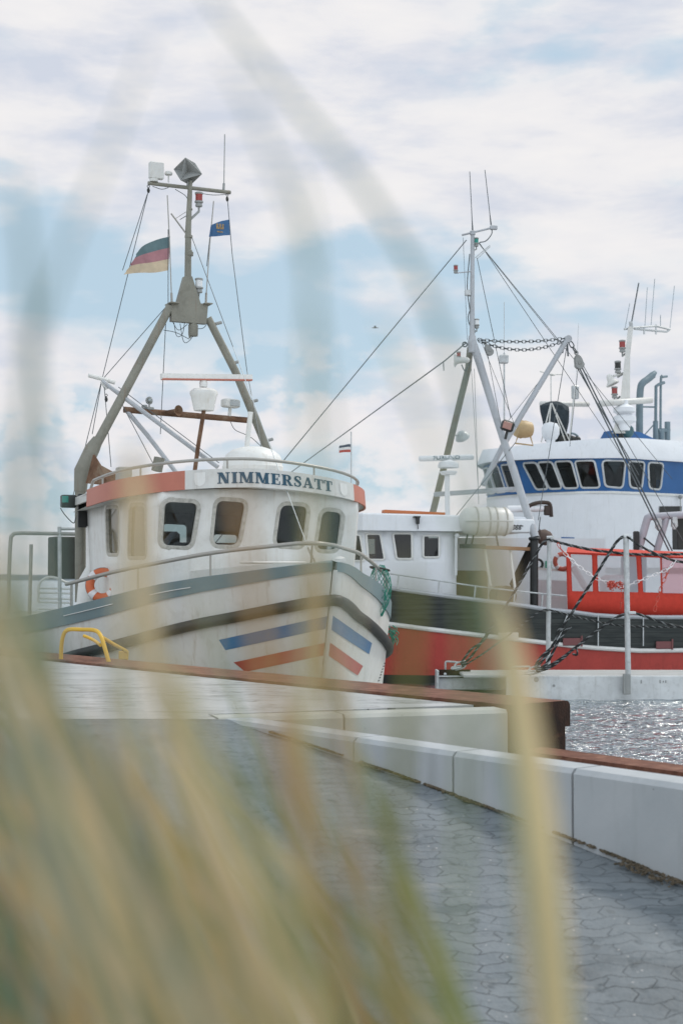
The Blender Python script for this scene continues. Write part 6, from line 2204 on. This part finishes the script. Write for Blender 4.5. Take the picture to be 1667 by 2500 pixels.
def px_blade(mb, pts, Y, w0, w1, mi, lean=0.0):
    P = spl([W.at(a, b, Y=Y + lean * k / max(len(pts) - 1, 1)) for k, (a, b) in enumerate(pts)], 8)
    # carry the blade on down to the dune
    d = V(P[0]) - V(P[3])
    d.normalize()
    p = V(P[0])
    pre = []
    while p.z > 1.36:
        d = (d + V((0, .02, -.12))).normalized()
        p = p + d * .05
        pre.append(tuple(p))
    blade(mb, pre[::-1] + P, w0, w1, mi)


big = [
    ('thick straw-yellow grass blade standing alone at the right over the paving', [(1378, 2700), (1358, 2450), (1322, 2020), (1285, 1750), (1256, 1600), (1236, 1510), (1228, 1460)], .56, .0165, .0050, 0, .03),
    ('grey-green grass blade arching high across the sky between the two masts', [(1330, 2700), (1270, 2100), (1210, 1500), (1130, 1000), (1040, 720), (930, 520), (820, 370), (700, 230), (560, 60), (470, -60)], .48, .0050, .0022, 5, .06),
]
for lab, pts, Y, w0, w1, mi, lean in big:
    mb = MB()
    px_blade(mb, pts, Y, w0, w1, 0, lean)
    o = mb.build('grass_blade', GM[mi], None, 60)
    r0 = V(mb.v[1])
    o.data.transform(Matrix.Translation(-r0))
    o.location = r0
    tag(o, lab, 'grass blade')

mb = MB()
soft = [
    ([(1150, 2700), (1075, 2450), (985, 2180), (900, 1960), (815, 1760), (760, 1500)], .50, .0065, .002, 2, .05),
    ([(800, 2700), (755, 2350), (735, 1950), (742, 1650), (760, 1350), (775, 1180)], .55, .0095, .004, 3, .0),
    ([(950, 2700), (800, 2250), (690, 1850), (625, 1500), (590, 1260), (575, 1150)], .45, .0055, .003, 6, .0),
    ([(1000, 2650), (880, 2100), (800, 1600), (770, 1300)], .5, .0035, .0045, 6, .05),
    ([(760, 2700), (560, 2200), (430, 1800), (355, 1480), (335, 1250), (322, 1080)], .55, .0085, .0085, 3, .0),
    ([(1010, 2600), (960, 2150), (990, 1750), (1010, 1480), (980, 1350)], .5, .0060, .0032, 2, .0),
    ([(1330, 2600), (1290, 2100), (1240, 1600), (1215, 1400), (1190, 1220)], .46, .0042, .0045, 3, .0),
    ([(1090, 2600), (1120, 2150), (1140, 1700), (1130, 1350)], .45, .0030, .0022, 4, .0),
    ([(60, 2600), (70, 1800), (60, 1200), (70, 700), (30, 380)], .45, .0042, .0026, 5, .0),
    ([(130, 2600), (120, 1900), (130, 1500), (125, 1150), (90, 900), (110, 650)], .50, .0050, .002, 5, .0),
    ([(-40, 2600), (0, 1900), (30, 1200), (110, 760), (260, 380), (380, 60)], .40, .0036, .0014, 5, .08),
    ([(760, 2600), (770, 1500), (750, 1000), (760, 600), (700, 350)], .42, .0022, .0015, 4, .0),
    ([(880, 2600), (840, 1500), (760, 700), (640, 330), (540, 120)], .45, .0020, .0018, 5, .0),
    ([(1400, 2600), (1180, 1500), (1110, 1250), (1020, 1000), (930, 760)], .45, .0022, .0020, 4, .0),
]
for pts, Y, w0, w1, mi, lean in soft:
    px_blade(mb, pts, Y, w0, w1, mi, lean)
rng = random.Random(21)
# the thick of the tussock: blades leaning to the left
for k in range(200):
    Y = rng.uniform(.58, 1.2)
    u = rng.random() ** 2.1
    x0 = -160 + u * 1400
    sl = rng.uniform(.36, .78)
    ragged = 110 * math.sin(x0 * .012) + 70 * math.sin(x0 * .034 + 1)
    top = 1290 + 420 * u + ragged + rng.uniform(-220, 640)
    ln = 2660 - top
    bend = rng.uniform(-.04, .10)
    pts = [(x0 - ln * (sl * f + bend * (f * f - f)), 2660 - ln * f) for f in (0, .25, .5, .75, 1)]
    warm = max(0.0, 1 - ((x0 - 170) / 330) ** 2)
    mi = rng.choices(range(7), weights=[2.6 + warm, 5.5 * warm + .2, 3.8, 2.2, 2.4, 1.0, .8 + 1.2 * warm])[0]
    if any(118 < a < 325 and 1530 < b < 1640 for a, b in spl(pts, 8)) and k % 4:
        continue
    px_blade(mb, pts, Y, rng.uniform(.007, .015) * (1.05 - .5 * u), .0010, mi)
# thin tips that haze the quay and the stern at the left
for k in range(64):
    Y = rng.uniform(.40, .62)
    xt = -110 + 520 * rng.random() ** 2.0
    top = 1230 + xt * .75 + rng.uniform(0, 420)
    sl = rng.uniform(.25, .6)
    ln = 2660 - top
    pts = [(xt + ln * sl * (1 - f) ** 1.0, 2660 - ln * f) for f in (0, .25, .5, .75, 1)]
    if any(118 < a < 325 and 1530 < b < 1640 for a, b in spl(pts, 8)):
        continue
    px_blade(mb, pts, Y, rng.uniform(.003, .0055), .0016, rng.choice((0, 2, 3, 3, 4, 4, 5)))
# tall thin stalks, a light veil in front of the cutter
for k in range(34):
    Y = rng.uniform(.38, .6)
    x0 = -120 + 1000 * rng.random() ** 1.4
    top = rng.uniform(1050, 1650) + max(0, x0 - 500) * .35
    sway = rng.uniform(-160, 60)
    e = rng.uniform(.2, .5)
    pts = [(x0 + 860 * e, 2660), (x0 + 400 * e, 2200), (x0 + sway * .3, 1800), (x0 + sway, top)]
    px_blade(mb, pts, Y, rng.uniform(.0016, .0032), .0012, rng.choice((2, 3, 3, 4, 5, 6, 0)))
o = mb.build('dune_grass', GM, None, 60, 'soft out-of-focus dune grass leaning in from the lower left', 'grass', None, 'stuff')

for o in sc.objects:
    if 'base' in o.keys():
        del o['base']
